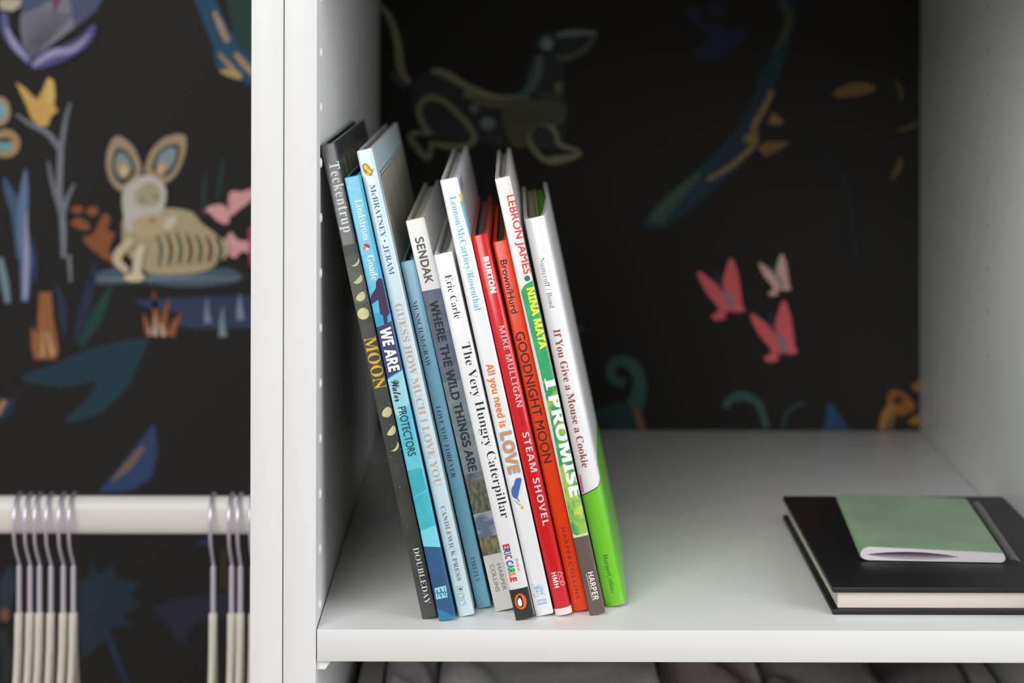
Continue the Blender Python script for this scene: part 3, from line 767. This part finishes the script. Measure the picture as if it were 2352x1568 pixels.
B.text('WHERE THE WILD THINGS ARE', 995.5, 692, 1081, 18, 'sans', (38, 44, 50), fat=1.0)
B.text('HARPER', 1145.5, 1294, 1355, 9, 'gill', (126, 120, 116))
B.text('COLLINS', 1129.5, 1296, 1358, 9, 'gill', (126, 120, 116))
# 6 ---------------------------------------------------------------- white with black foot
B = Book((995, 587), (1186, 1426), 43.5, 0.300, 'white picture book with black serif title and an orange oval on its black foot', (230, 230, 232),
         D=0.0018, p=3.2, pages=(168, 166, 160), wave=0.001)
books.append(B)
B.text('Eric Carle', 1029, 631, 731, 16, 'serif', (24, 34, 34), off=-0.011)
B.text('The Very Hungry Caterpillar', 1069, 787, 1189, 20, 'serif', (20, 32, 32), off=-0.011)
cols = [(206, 40, 40), (34, 62, 150), (30, 140, 80), (190, 36, 130), None, (30, 110, 190), (26, 150, 150), (40, 150, 70), (232, 120, 40), (206, 44, 40)]
y = 1250
for ch, co in zip('ERIC CARLE', cols):
    h = {'I': 4, ' ': 2.5}.get(ch, 9.2)
    if ch != ' ':
        B.text(ch, 1161.5+(y-1250)*0.222, y, y+h-0.8, 15, 'bold', co, off=0.02, name='logo_letter')
    y += h+0.6
B.text('World of', 1186, 1282, 1310, 4.5, 'serif', (206, 80, 60))
B.pxband(1356, 1347, 1500, 1500, mat((40, 38, 37), rough=0.35, coat=0.3), 'foot_print', wrapR=-0.0010, label='black foot band')
B.put('logo', [(ell(1196, 1380.5, 13.5, 18.5, -0.2), (226, 104, 30)),
               (poly(Z6((300, 1335), (312, 1318), (330, 1322), (342, 1352), (350, 1390), (340, 1408), (318, 1412), (304, 1396), (296, 1368)), 3), (30, 28, 28)),
               (poly(Z6((308, 1345), (322, 1340), (334, 1362), (338, 1390), (326, 1404), (312, 1396), (304, 1372)), 3), (240, 238, 234)),
               (ell(1100+313/3.4086, 980+1331/3.4086, 2.6), (30, 28, 28)), (poly(Z6((296, 1332), (306, 1326), (306, 1336))), (220, 140, 60))], 'orange oval with a black and white bird')
# 7 ---------------------------------------------------------------- tall white with blue names
B = Book((1010, 415), (1231.5, 1417), 41.2, 0.262, 'tall white picture book with sky blue and orange lettering, seventh from the left', (230, 230, 232),
         D=0.0016, p=3.5, pages=(214, 212, 206), wave=0.0015)
books.append(B)
B.put('edge_print', [(poly([(1053, 446), (1060, 444), (1066, 470), (1061, 468)]), (240, 190, 40)),
                     (poly([(1057, 462), (1065.5, 460), (1084, 543), (1079, 546)]), (66, 176, 214)),
                     (poly([(1077, 541), (1083, 539), (1087, 556), (1082, 556)]), (240, 190, 40))], apart=True)
B.text('Lennon/McCartney/Rosenthal', 1040, 451, 712, 15, 'serif', (96, 188, 224), off=-0.006)
B.text('All you need is', 1124, 836, 981, 16, 'bold', (236, 118, 42), off=0.01)
B.text('LOVE', 1161, 992, 1086, 25, 'bold', (238, 128, 48), off=0.0, outline=((96, 186, 214), 0.06))
B.put('bird_print', [(poly(Z6((290, 405), (330, 402), (328, 440), (315, 500), (300, 560), (265, 545), (255, 490), (275, 450)), 3), (60, 100, 176)),
                     (stroke(Z6((262, 530), (300, 560), (320, 590)), [1, 2.4, 1]), (70, 96, 140)), (stroke(Z6((285, 575), (305, 600), (330, 612)), 1), (60, 60, 60)),
                     (ell(1100+338/3.4086, 980+630/3.4086, 3, 4), (224, 176, 50))], 'small blue bird')
B.put('logo', [(stroke(Z6(*p), 1.2, 0), (90, 176, 220)) for p in (((415, 1225), (440, 1260), (470, 1235)), ((430, 1265), (475, 1262), (500, 1300), (520, 1310)), ((425, 1300), (440, 1330), (470, 1320)),
                ((460, 1250), (500, 1270), (490, 1310), (450, 1300), (460, 1250)), ((440, 1280), (480, 1290)), ((480, 1240), (505, 1262)))], 'pale blue line-drawn animal logo')
B.flat('LITTLE', 1244, 1378, 22, 4.5, 'bold', (90, 176, 220)); B.flat('SIMON', 1245.5, 1385, 22, 4.5, 'bold', (90, 176, 220))
B.layer = 0; e1 = B.s0+B.sL
B.put('cover_print', [(ell(e1+0.010+0.011*k, B.H-0.007-0.001*(k % 2), 0.0036, 0.0045), (60, 130, 170)) for k in range(5)] + [(R4(e1+0.003, 0.03, e1+0.007, B.H-0.012), (66, 176, 214))], 'blue dots and stripe on the front board', raw=True, same=True)
# 8 ---------------------------------------------------------------- red
B = Book((1081.5, 544), (1277, 1416), 38.2, 0.240, 'glossy red picture book with white lettering, left of the orange one', (206, 6, 20),
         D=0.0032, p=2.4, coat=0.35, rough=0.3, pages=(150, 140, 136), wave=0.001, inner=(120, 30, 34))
books.append(B)
B.text('BURTON', 1115.5, 590, 672, 12.5, 'bold', (246, 236, 234), fat=0.7)
B.text('MIKE MULLIGAN', 1152, 748, 934, 13, 'bold', (226, 178, 178), outline=((110, 14, 26), 0.035), space=1.05)
B.text('AND HIS', 1192.5, 939, 978, 5, 'serif', (120, 20, 28))
B.text('STEAM SHOVEL', 1206.5, 992, 1206, 15, 'bold', (222, 206, 206), off=0.0, outline=((120, 12, 24), 0.03), space=1.1)
B.text('HMH', 1271.5, 1314, 1349, 11, 'bold', (248, 236, 236))
B.put('logo', [(stroke(Z6((618, 1134), (655, 1150), (622, 1172), (618, 1134)), 1, 0), (248, 220, 216)), (stroke(Z6((625, 1185), (648, 1165), (660, 1198), (632, 1212), (625, 1185)), 1, 0), (248, 220, 216)),
               (ell(1100+655/3.4086, 980+1225/3.4086, 4.6), (248, 220, 216)), (ell(1100+655/3.4086, 980+1225/3.4086, 3.6), (204, 18, 34))], 'triangle, diamond and circle logo')
B.pxband(1400, 1391, 1480, 1480, (226, 214, 206), 'foot_print', wrapR=0.01, wrapL=0.01, label='bare cream foot below the red jacket')
# 9 ---------------------------------------------------------------- orange
B = Book((1131, 557.5), (1316.5, 1407), 36, 0.222, 'bright orange-red picture book with black lettering, right of the red one', (240, 68, 12),
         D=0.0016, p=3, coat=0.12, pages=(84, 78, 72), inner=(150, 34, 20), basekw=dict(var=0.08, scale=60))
books.append(B)
B.text('Brown/Hurd', 1155.5, 597, 719, 15, 'gill', (66, 34, 22), off=0.012)
B.text('GOODNIGHT MOON', 1193, 762, 1062, 20, 'gill', (62, 34, 26), off=0.010)
B.text('HARPERCOLLINS', 1292.5, 1211, 1374, 9, 'gill', (110, 36, 20), space=1.35)
# 10 --------------------------------------------------------------- cream, green and brown
B = Book((1136, 411.5), (1355.5, 1414.5), 35.6, 0.236, 'cream, green and brown picture book with red and yellow lettering, second from the right end', (228, 222, 217),
         D=0.0014, p=4, pages=(190, 182, 176), wave=0.0016, basekw=dict(var=0.05, scale=50))
books.append(B)
e5 = B.W*0.13
gm = mat((26, 158, 100), rough=0.4, coat=0.2, col2=(64, 172, 116), scale=70)
gm2 = mat((28, 152, 92), rough=0.4, coat=0.2, col2=(150, 196, 70), scale=90, contrast=(0.42, 0.56))
B.put('leaf_print', [(poly([(1196.5, 668), (1204, 655), (1222, 644), (1233, 642), (1287, 875), (1246, 875)]), gm),
                     (poly([(1246, 875), (1287, 875), (1352, 1222), (1340, 1225), (1324, 1229), (1315, 1226), (1272, 1000)]), gm2)], 'green leafy painted area')
B.put('leaf_print', apart=True, shapes=[(poly([(1314, 1150), (1325, 1135), (1338, 1165), (1336, 1195), (1324, 1205)], 3), mat((196, 210, 80), rough=0.4, col2=(60, 170, 100), scale=200)),
                     (poly([(1250, 780), (1262, 800), (1282, 880), (1276, 880), (1262, 830)], 3), (120, 180, 90))])
B.pxband(1236, 1228, 1500, 1500, mat((98, 84, 76), rough=0.45, coat=0.2, var=0.1, scale=60), 'foot_print', label='brown foot band')
B.text('LEBRON JAMES', 1172.5, 448, 628, 17, 'gill', (224, 60, 52), off=0.012)
B.put('dot_print', [(ell(1211, 639, 6.5), (36, 120, 132))])
B.text('NINA MATA', 1217.5, 661, 800, 16, 'bold', (240, 236, 50), fat=0.9)
B.text('I', 1263.5, 867, 893, 26, 'serif', (242, 246, 240), fat=1.0)
B.text('PROMISE', 1272.5, 909, 1138, 26, 'bold', (242, 246, 240), fat=1.3)
B.text('HARPER', 1355.5, 1313, 1377, 13, 'bold', (232, 228, 220))
B.put('rule_print', [(stroke([(1346.5, 1317), (1361, 1378)], 1.0, 0), (232, 228, 220))])
# 11 --------------------------------------------------------------- white jacket with green foot
B = Book((1203, 505), (1390.5, 1396.5), 50, 0.216, 'round backed white picture book with a lime green foot, at the right end', (232, 231, 234),
         D=0.0050, p=2.2, coat=0.5, rough=0.3, flare=0.0045, pages=(170, 160, 140), inner=(96, 140, 40), wave=0.0015, pg=0.0028)
books.append(B)
B.put('edge_print', [(poly([(1203, 505), (1206, 505), (1262, 790), (1258, 795)]), mat((214, 216, 214), rough=0.3, col2=(150, 190, 150), scale=80)),
                     (poly([(1329, 1090), (1334, 1092), (1342, 1132), (1337, 1132)]), (226, 120, 170))], apart=True)
qa, va = B.inv(1338, 1138); qb, vb = B.inv(1376, 1112); va -= 0.0012; vb += 0.0022
B.put('foot_print', [(([(B.s0-0.012, 0), (B.s0+B.sL+0.20, 0), (B.s0+B.sL+0.20, vb+0.012), (B.s0+B.sL+0.012, vb+0.012), (B.s0+B.sL*0.92, vb), (B.s0+B.sL*0.72, vb-0.004), (B.s0+B.sL*0.35, va+0.0018), (B.s0, va), (B.s0-0.012, va)],
                       [(0, 1, 2, 3, 4, 5, 6, 7, 8)]), mat((108, 192, 28), rough=0.3, coat=0.4, var=0.05, scale=40))], 'lime green foot band', raw=True)
B.put('outline_print', [(([(B.s0, va), (B.s0+B.sL*0.35, va+0.0018), (B.s0+B.sL*0.72, vb-0.004), (B.s0+B.sL*0.92, vb), (B.s0+B.sL*0.93, vb+0.0006), (B.s0+B.sL*0.72, vb-0.0034), (B.s0+B.sL*0.35, va+0.0025), (B.s0, va+0.0006)],
                          [(0, 1, 6, 7), (1, 2, 5, 6), (2, 3, 4, 5)]), (40, 60, 40))], raw=True)
ol = mat((120, 150, 44), rough=0.6); dk = mat((70, 120, 24), rough=0.6)
def prism(name, pts, z0, z1, m):
    bm = bmesh.new(); a = [bm.verts.new((x, y, z0)) for x, y in pts]; b = [bm.verts.new((x, y, z1)) for x, y in pts]
    bm.faces.new(a[::-1]); bm.faces.new(b)
    for i in range(len(a)): j = (i+1) % len(a); bm.faces.new((a[i], a[j], b[j], b[i]))
    bmesh.ops.recalc_face_normals(bm, faces=bm.faces); return obj(name, bm, m, B.root)
xr = B.W-TIN-0.0003-0.0028
prism('endpaper', [(xr+0.0002, 0.010), (xr+0.0013, 0.010), (xr+0.0013, 0.2), (xr+0.0002, 0.2)], 0.004, B.H-0.0016, ol)
prism('endpaper', [(xr+0.0015, 0.011), (B.W-TIN-0.0002, 0.0115), (B.W-TIN+0.0028, 0.055), (B.W-TIN+0.0040, 0.11), (B.W-TIN+0.003, 0.2), (xr+0.0015, 0.2)], 0.004, B.H-0.0030, dk)
B.text('Numeroff / Bond', 1244, 592, 707, 11, 'serif', (130, 134, 140), off=-0.008)
B.text('If You Give a Mouse a Cookie', 1278, 756, 1073, 16, 'serif', (160, 62, 62), off=0.0)
B.text('HarperCollins', 1390, 1273, 1361, 10, 'serif', (44, 104, 26), off=-0.008)
# head bands at the top of the spine
for b_, col in ((books[10], (190, 40, 44)), (books[6], (236, 234, 230)), (books[9], (232, 228, 222)), (books[5], (232, 232, 228)), (books[4], (90, 100, 96))):
    bm = bmesh.new()
    tube(bm, [(TIN+0.0004, b_.D+0.0042, b_.H-0.0030), (b_.W/2, b_.D+0.0028, b_.H-0.0024), (b_.W-TIN-0.0004, b_.D+0.0042, b_.H-0.0030)], 0.0006, 8)
    obj('headband', bm, mat(col, rough=0.7), b_.root, 60)

# report of gaps between neighbours
for a, b in zip(books, books[1:]):
    out = []
    for z in (0.0, 0.1, min(a.H, b.H)*math.cos(a.th)*0.98):
        xa = a.O.x + a.W/math.cos(a.th) - z*math.tan(a.th); xb = b.O.x - z*math.tan(b.th)
        out.append(round((xb-xa)*1000, 2))
    print('gap', out, 'th', round(math.degrees(a.th), 2), 'H', round(a.H*1000), 'W', round(a.W*1000, 1), 'y', round(a.O.y*1000))
print('first book to wall', (books[0].O.x - books[0].H*math.sin(books[0].th) - WL)*1000)

# ================================================================== NOTEBOOK AND BOOKLET
nb = empty('notebook', (0.192, 0.031, 0.0), 'thick black hardback notebook with cream pages lying flat on the shelf', 'notebook')
blk = mat((22, 22, 24), rough=0.45, var=0.2, scale=300, bump=0.1)
Wn, Dn = 0.155, 0.226
bm = bmesh.new(); box(bm, 0, Wn, 0, Dn, 0.0001, 0.0033, bev=0.0006); obj('cover_board', bm, blk, nb, 40)
bm = bmesh.new(); box(bm, 0, Wn, 0, Dn, 0.0132, 0.0166, bev=0.0006); obj('cover_board', bm, blk, nb, 40)
bm = bmesh.new(); box(bm, Wn-0.003, Wn, 0, Dn, 0.0032, 0.0134, bev=0.0005); obj('spine', bm, blk, nb, 40)
bm = bmesh.new(); box(bm, 0.0035, Wn-0.0032, 0.0035, Dn-0.0035, 0.0034, 0.0131); obj('page_block', bm, pages_mat((222, 212, 198), 'Z', 900, 0.86), nb)
# green booklet, slightly sprung open along its fold, in a clear sleeve
bk = empty('booklet', (0.2175, 0.0885, 0.0167), 'pale green soft booklet lying on top of the black notebook', 'booklet', rot=(0, 0, -math.radians(3.4)))
grn = mat((164, 194, 160), rough=0.5, col2=(150, 180, 148), scale=25, coat=0.1)
def slab(name, zlo, zhi, x0, x1, y0, y1, m, nx=40, ny=6):
    bm = bmesh.new(); g = {}
    for k, zf in ((0, zlo), (1, zhi)):
        for i in range(nx+1):
            for j in range(ny+1):
                a = 0.5-0.5*math.cos(math.pi*i/nx); g[k, i, j] = bm.verts.new((x0+(x1-x0)*a, y0+(y1-y0)*j/ny, zf(a, j/ny)))
    for i in range(nx):
        for j in range(ny):
            bm.faces.new([g[1, i, j], g[1, i+1, j], g[1, i+1, j+1], g[1, i, j+1]]); bm.faces.new([g[0, i, j], g[0, i, j+1], g[0, i+1, j+1], g[0, i+1, j]])
    for i in range(nx):
        for j in (0, ny): bm.faces.new([g[0, i, j], g[0, i+1, j], g[1, i+1, j], g[1, i, j]])
    for j in range(ny):
        for i in (0, nx): bm.faces.new([g[0, i, j], g[0, i, j+1], g[1, i, j+1], g[1, i, j]])
    bmesh.ops.remove_doubles(bm, verts=bm.verts, dist=1e-6)
    bmesh.ops.recalc_face_normals(bm, faces=bm.faces)
    return obj(name, bm, m, bk, 50)
bw, bd = 0.0905, 0.148
rnd = lambda a: math.sqrt(max(0, 1-(1-min(1, a/0.075))**2))*math.sqrt(max(0, 1-(1-min(1, (1-a)/0.03))**2))
mid = lambda a, b: 0.0040-0.0008*a
top = lambda a, b: mid(a, b)+(0.0052-0.0020*a)*(1-0.5*b)*rnd(a)
bot = lambda a, b: mid(a, b)-(0.0038-0.0008*a)*rnd(a)
gap = lambda a, b: 0.0024*max(0, math.sin(math.pi*min(1, max(0, (a-0.05)/0.62))))**0.7*(1-0.4*b)
paper = mat((226, 216, 224), rough=0.7)
slab('cover', lambda a, b: top(a, b)-0.0004, top, 0.0, bw, 0.0006, bd, grn)
slab('cover', bot, lambda a, b: bot(a, b)+0.0004, 0.0, bw, 0.0006, bd, grn)
slab('pages', lambda a, b: mid(a, b)+min(gap(a, b), max(0, top(a, b)-0.0012-mid(a, b))), lambda a, b: top(a, b)-0.00035, 0.0006, bw-0.0004, 0.0, bd-0.001, paper)
slab('pages', lambda a, b: bot(a, b)+0.00035, lambda a, b: mid(a, b)-min(gap(a, b), max(0, mid(a, b)-bot(a, b)-0.0012)), 0.0006, bw-0.0004, 0.0, bd-0.001, paper)
g = bpy.data.materials.new('clear_plastic'); g.use_nodes = True
pb = g.node_tree.nodes['Principled BSDF']; pb.inputs['Base Color'].default_value = (0.95, 0.97, 0.96, 1); pb.inputs['Roughness'].default_value = 0.12
pb.inputs['Transmission Weight'].default_value = 1.0; pb.inputs['IOR'].default_value = 1.2
sl = slab('clear_sleeve', lambda a, b: 0.0012+0.0012*math.sin(a*3.1), lambda a, b: 0.00135+0.0012*math.sin(a*3.1), bw, bw+0.009, -0.001, bd+0.001, g)
sl['label'] = 'clear plastic edge of the sleeve'

# ================================================================== CLOTHES RAIL AND HANGERS
DR = D0+0.280
_, Zr = at(290, 1181.5, DR)
bm = bmesh.new()
n = 24; A = []
for X in (LLL+0.0005, LL-0.0005):
    A.append([bm.verts.new((X, 0.280+0.0085*math.copysign(abs(math.cos(t))**0.8, math.cos(t)), Zr+0.0135*math.copysign(abs(math.sin(t))**0.8, math.sin(t)))) for t in [2*math.pi*k/n for k in range(n)]])
for k in range(n): bm.faces.new((A[0][k], A[0][(k+1) % n], A[1][(k+1) % n], A[1][k]))
bm.faces.new(A[0]); bm.faces.new(A[1][::-1]); bmesh.ops.recalc_face_normals(bm, faces=bm.faces)
tag(obj('clothes_rail', bm, mat((226, 223, 216), rough=0.4, var=0.03, scale=20), None, 40), 'off-white oval clothes rail across the left wardrobe unit', 'rail')

chrome = mat((236, 230, 246), rough=0.4, metal=1.0)
velvet = mat((214, 208, 196), rough=0.7, var=0.08, scale=200)
def arm_mesh():
    bm = bmesh.new()
    half = [(0.006, -0.134, 0.0029, 0.012), (0.022, -0.142, 0.0030, 0.012), (0.05, -0.155, 0.0030, 0.011), (0.09, -0.172, 0.0030, 0.010), (0.15, -0.196, 0.0030, 0.009), (0.2, -0.216, 0.0026, 0.006)]
    path = [(0, -a[0], a[1]) for a in half[::-1]] + [(0, a[0], a[1]) for a in half]
    rr = [(a[2], a[3]) for a in half[::-1]] + [(a[2], a[3]) for a in half]
    tube(bm, path, rr, 14, up=(1, 0, 0))
    return bm
def hanger_proto():
    t = empty('clothes_hanger', (0, 0.280, Zr), 'x', 'hanger', 'cream clothes hangers on the rail')
    # hook over the rail and stem
    p = []
    R = 0.0165; zc = 0.0135+0.0014-R
    for k in range(15):
        a = -0.6+ (math.pi+0.6)*k/14
        p.append((0, R*math.cos(a), zc+R*math.sin(a)))
    p += [(0, -R*0.97, zc-0.010), (0, -R*0.80, zc-0.018), (0, -R*0.35, zc-0.027), (0, 0, zc-0.034), (0, 0, -0.045)]
    bm = bmesh.new(); tube(bm, smooth_path(p, 3), 0.00135, 12); obj('hook', bm, chrome, t, 60)
    bm = bmesh.new(); tube(bm, [(0, 0, -0.0365), (0, 0, -0.0372), (0, 0, -0.071), (0, 0, -0.074)], [0.0014, 0.0021, 0.0021, 0.0021], 14); obj('collar', bm, chrome, t, 40)
    bm = bmesh.new()
    zz = [(-0.0702, 0.0026, 0.0028), (-0.0712, 0.0030, 0.0036), (-0.080, 0.0030, 0.0048), (-0.095, 0.0030, 0.0062), (-0.110, 0.0030, 0.010), (-0.125, 0.0030, 0.015), (-0.142, 0.0030, 0.022)]
    rg = [[bm.verts.new((math.copysign(abs(math.cos(t))**0.7, math.cos(t))*rx, math.copysign(abs(math.sin(t))**0.7, math.sin(t))*ry, z)) for t in [2*math.pi*k/16 for k in range(16)]] for z, rx, ry in zz]
    for a0, b0 in zip(rg, rg[1:]):
        for k in range(16): bm.faces.new((a0[k], a0[(k+1) % 16], b0[(k+1) % 16], b0[k]))
    bm.faces.new(rg[0]); bm.faces.new(rg[-1][::-1]); bmesh.ops.recalc_face_normals(bm, faces=bm.faces)
    nk = obj('neck', bm, velvet, t, 50)
    a = obj('shoulder_arms', arm_mesh(), velvet, t, 50)
    return t
hp = hanger_proto()
px_h = [44, 69, 91, 117, 145.5, 168.5, 489.5, 532, 552, 581]
names = ['first cream hanger at the left end of the rail', 'second cream hanger from the left, close beside the third', 'third cream hanger from the left, close beside the second',
         'fourth cream hanger from the left, standing a little apart', 'fifth cream hanger from the left, next to the end of the left cluster', 'rightmost cream hanger of the left cluster on the rail',
         'cream hanger standing apart, left of the pair by the wardrobe side', 'left cream hanger of the pair beside the wardrobe side panel', 'right cream hanger of the pair beside the wardrobe side panel',
         'cream hanger mostly hidden behind the wardrobe side panel']
for i, (px, lb) in enumerate(zip(px_h, names)):
    if i == 0: t = hp
    else:
        t = hp.copy(); C.objects.link(t)
        for ch in hp.children:
            c = ch.copy(); C.objects.link(c); c.parent = t
    X, _ = at(px, 1350, DR)
    t.location = (X, 0.280, Zr)
    t.rotation_euler = (0, 0, [0.006, 0.0, 0.0, 0.0, 0.0, 0.004, 0.012, 0.0, 0.0, 0.0][i])
    t['label'] = lb

# ================================================================== DRAWER WITH CLOTHES UNDER THE SHELF
dr = empty('drawer', (0.118, 0.10, -0.26), 'light grey pull-out drawer full of clothes under the shelf', 'drawer')
dg = mat((240, 238, 234), rough=0.5, var=0.03, scale=30)
def dpan(name, *a):
    bm = bmesh.new(); box(bm, *a, bev=0.0012)
    return inpar(obj(name, bm, dg, None, 40), dr)
dpan('side_panel', WL+0.006, WL+0.0225, 0.045, 0.54, -0.26, -0.113)
dpan('side_panel', WR-0.0225, WR-0.006, 0.045, 0.54, -0.26, -0.113)
dpan('front_panel', WL+0.004, WR-0.004, 0.025, 0.0445, -0.27, -0.116)
dpan('back_panel', WL+0.023, WR-0.023, 0.525, 0.5395, -0.258, -0.120)
dpan('bottom_panel', WL+0.023, WR-0.023, 0.045, 0.5245, -0.262, -0.2585)
from mathutils import noise as mnoise
def garment(label, x0, x1, ztop, col, seed, tilt=0.0, y0=0.06, y1=0.51, fold=1.0, amp=0.013, zbot=-0.256):
    bm = bmesh.new(); nx, ny = 60, 110; g = {}
    for i in range(nx+1):
        for j in range(ny+1):
            a, b = i/nx, j/ny
            x = x0+(x1-x0)*a; y = y0+(y1-y0)*b
            e = min(a, 1-a)*(x1-x0); eb = min(b, 1-b)*(y1-y0)
            edge = min(1, e/0.009)**0.5*min(1, eb/0.02)**0.5 if e > 0 and eb > 0 else 0
            p = Vector((x*9+seed*7, y*9+seed, seed))
            nn = mnoise.noise(p)
            ph = (y*70*fold + x*38 + nn*5.0 + tilt*x*60)
            r = (0.5+0.5*math.sin(ph))**0.6
            z = ztop - amp*(1-r) + 0.006*mnoise.noise(p*2.3)
            z = ztop-0.022 + (z-ztop+0.022)*edge
            g[i, j] = bm.verts.new((x, y, z))
    for i in range(nx):
        for j in range(ny): bm.faces.new([g[i, j], g[i+1, j], g[i+1, j+1], g[i, j+1]])
    # skirt and base
    border = [(i, 0) for i in range(nx)]+[(nx, j) for j in range(ny)]+[(i, ny) for i in range(nx, 0, -1)]+[(0, j) for j in range(ny, 0, -1)]
    low = [bm.verts.new((g[k].co.x, g[k].co.y, zbot)) for k in border]
    m_ = len(border)
    for k in range(m_): bm.faces.new([g[border[k]], low[k], low[(k+1) % m_], g[border[(k+1) % m_]]])
    bm.faces.new(low[::-1]); bmesh.ops.recalc_face_normals(bm, faces=bm.faces)
    o = obj('garment', bm, mat(col, rough=0.9, var=0.15, scale=220, bump=0.4), None, 180)
    return tag(o, label, 'clothes', 'crumpled clothes in the drawer')
garment('crumpled lilac-grey garment at the left end of the drawer', WL+0.024, -0.052, -0.097, (238, 232, 238), 1, fold=0.55, tilt=1.6, amp=0.02)
garment('wide rumpled mid grey garment in the middle of the drawer', -0.051, 0.105, -0.094, (228, 226, 226), 2, fold=0.35, tilt=-0.3, amp=0.012)
garment('brownish grey garment with a deep crease right of the wide one', 0.106, 0.178, -0.098, (190, 178, 176), 3, fold=0.6, tilt=1.5, amp=0.026)
garment('dark warm grey garment right of the creased one', 0.179, 0.262, -0.100, (192, 186, 186), 5, fold=0.4, tilt=-0.8, amp=0.022)
garment('darkest grey garment at the right end of the drawer', 0.263, WR-0.024, -0.103, (160, 156, 156), 8, fold=0.8, tilt=0.5, amp=0.026)
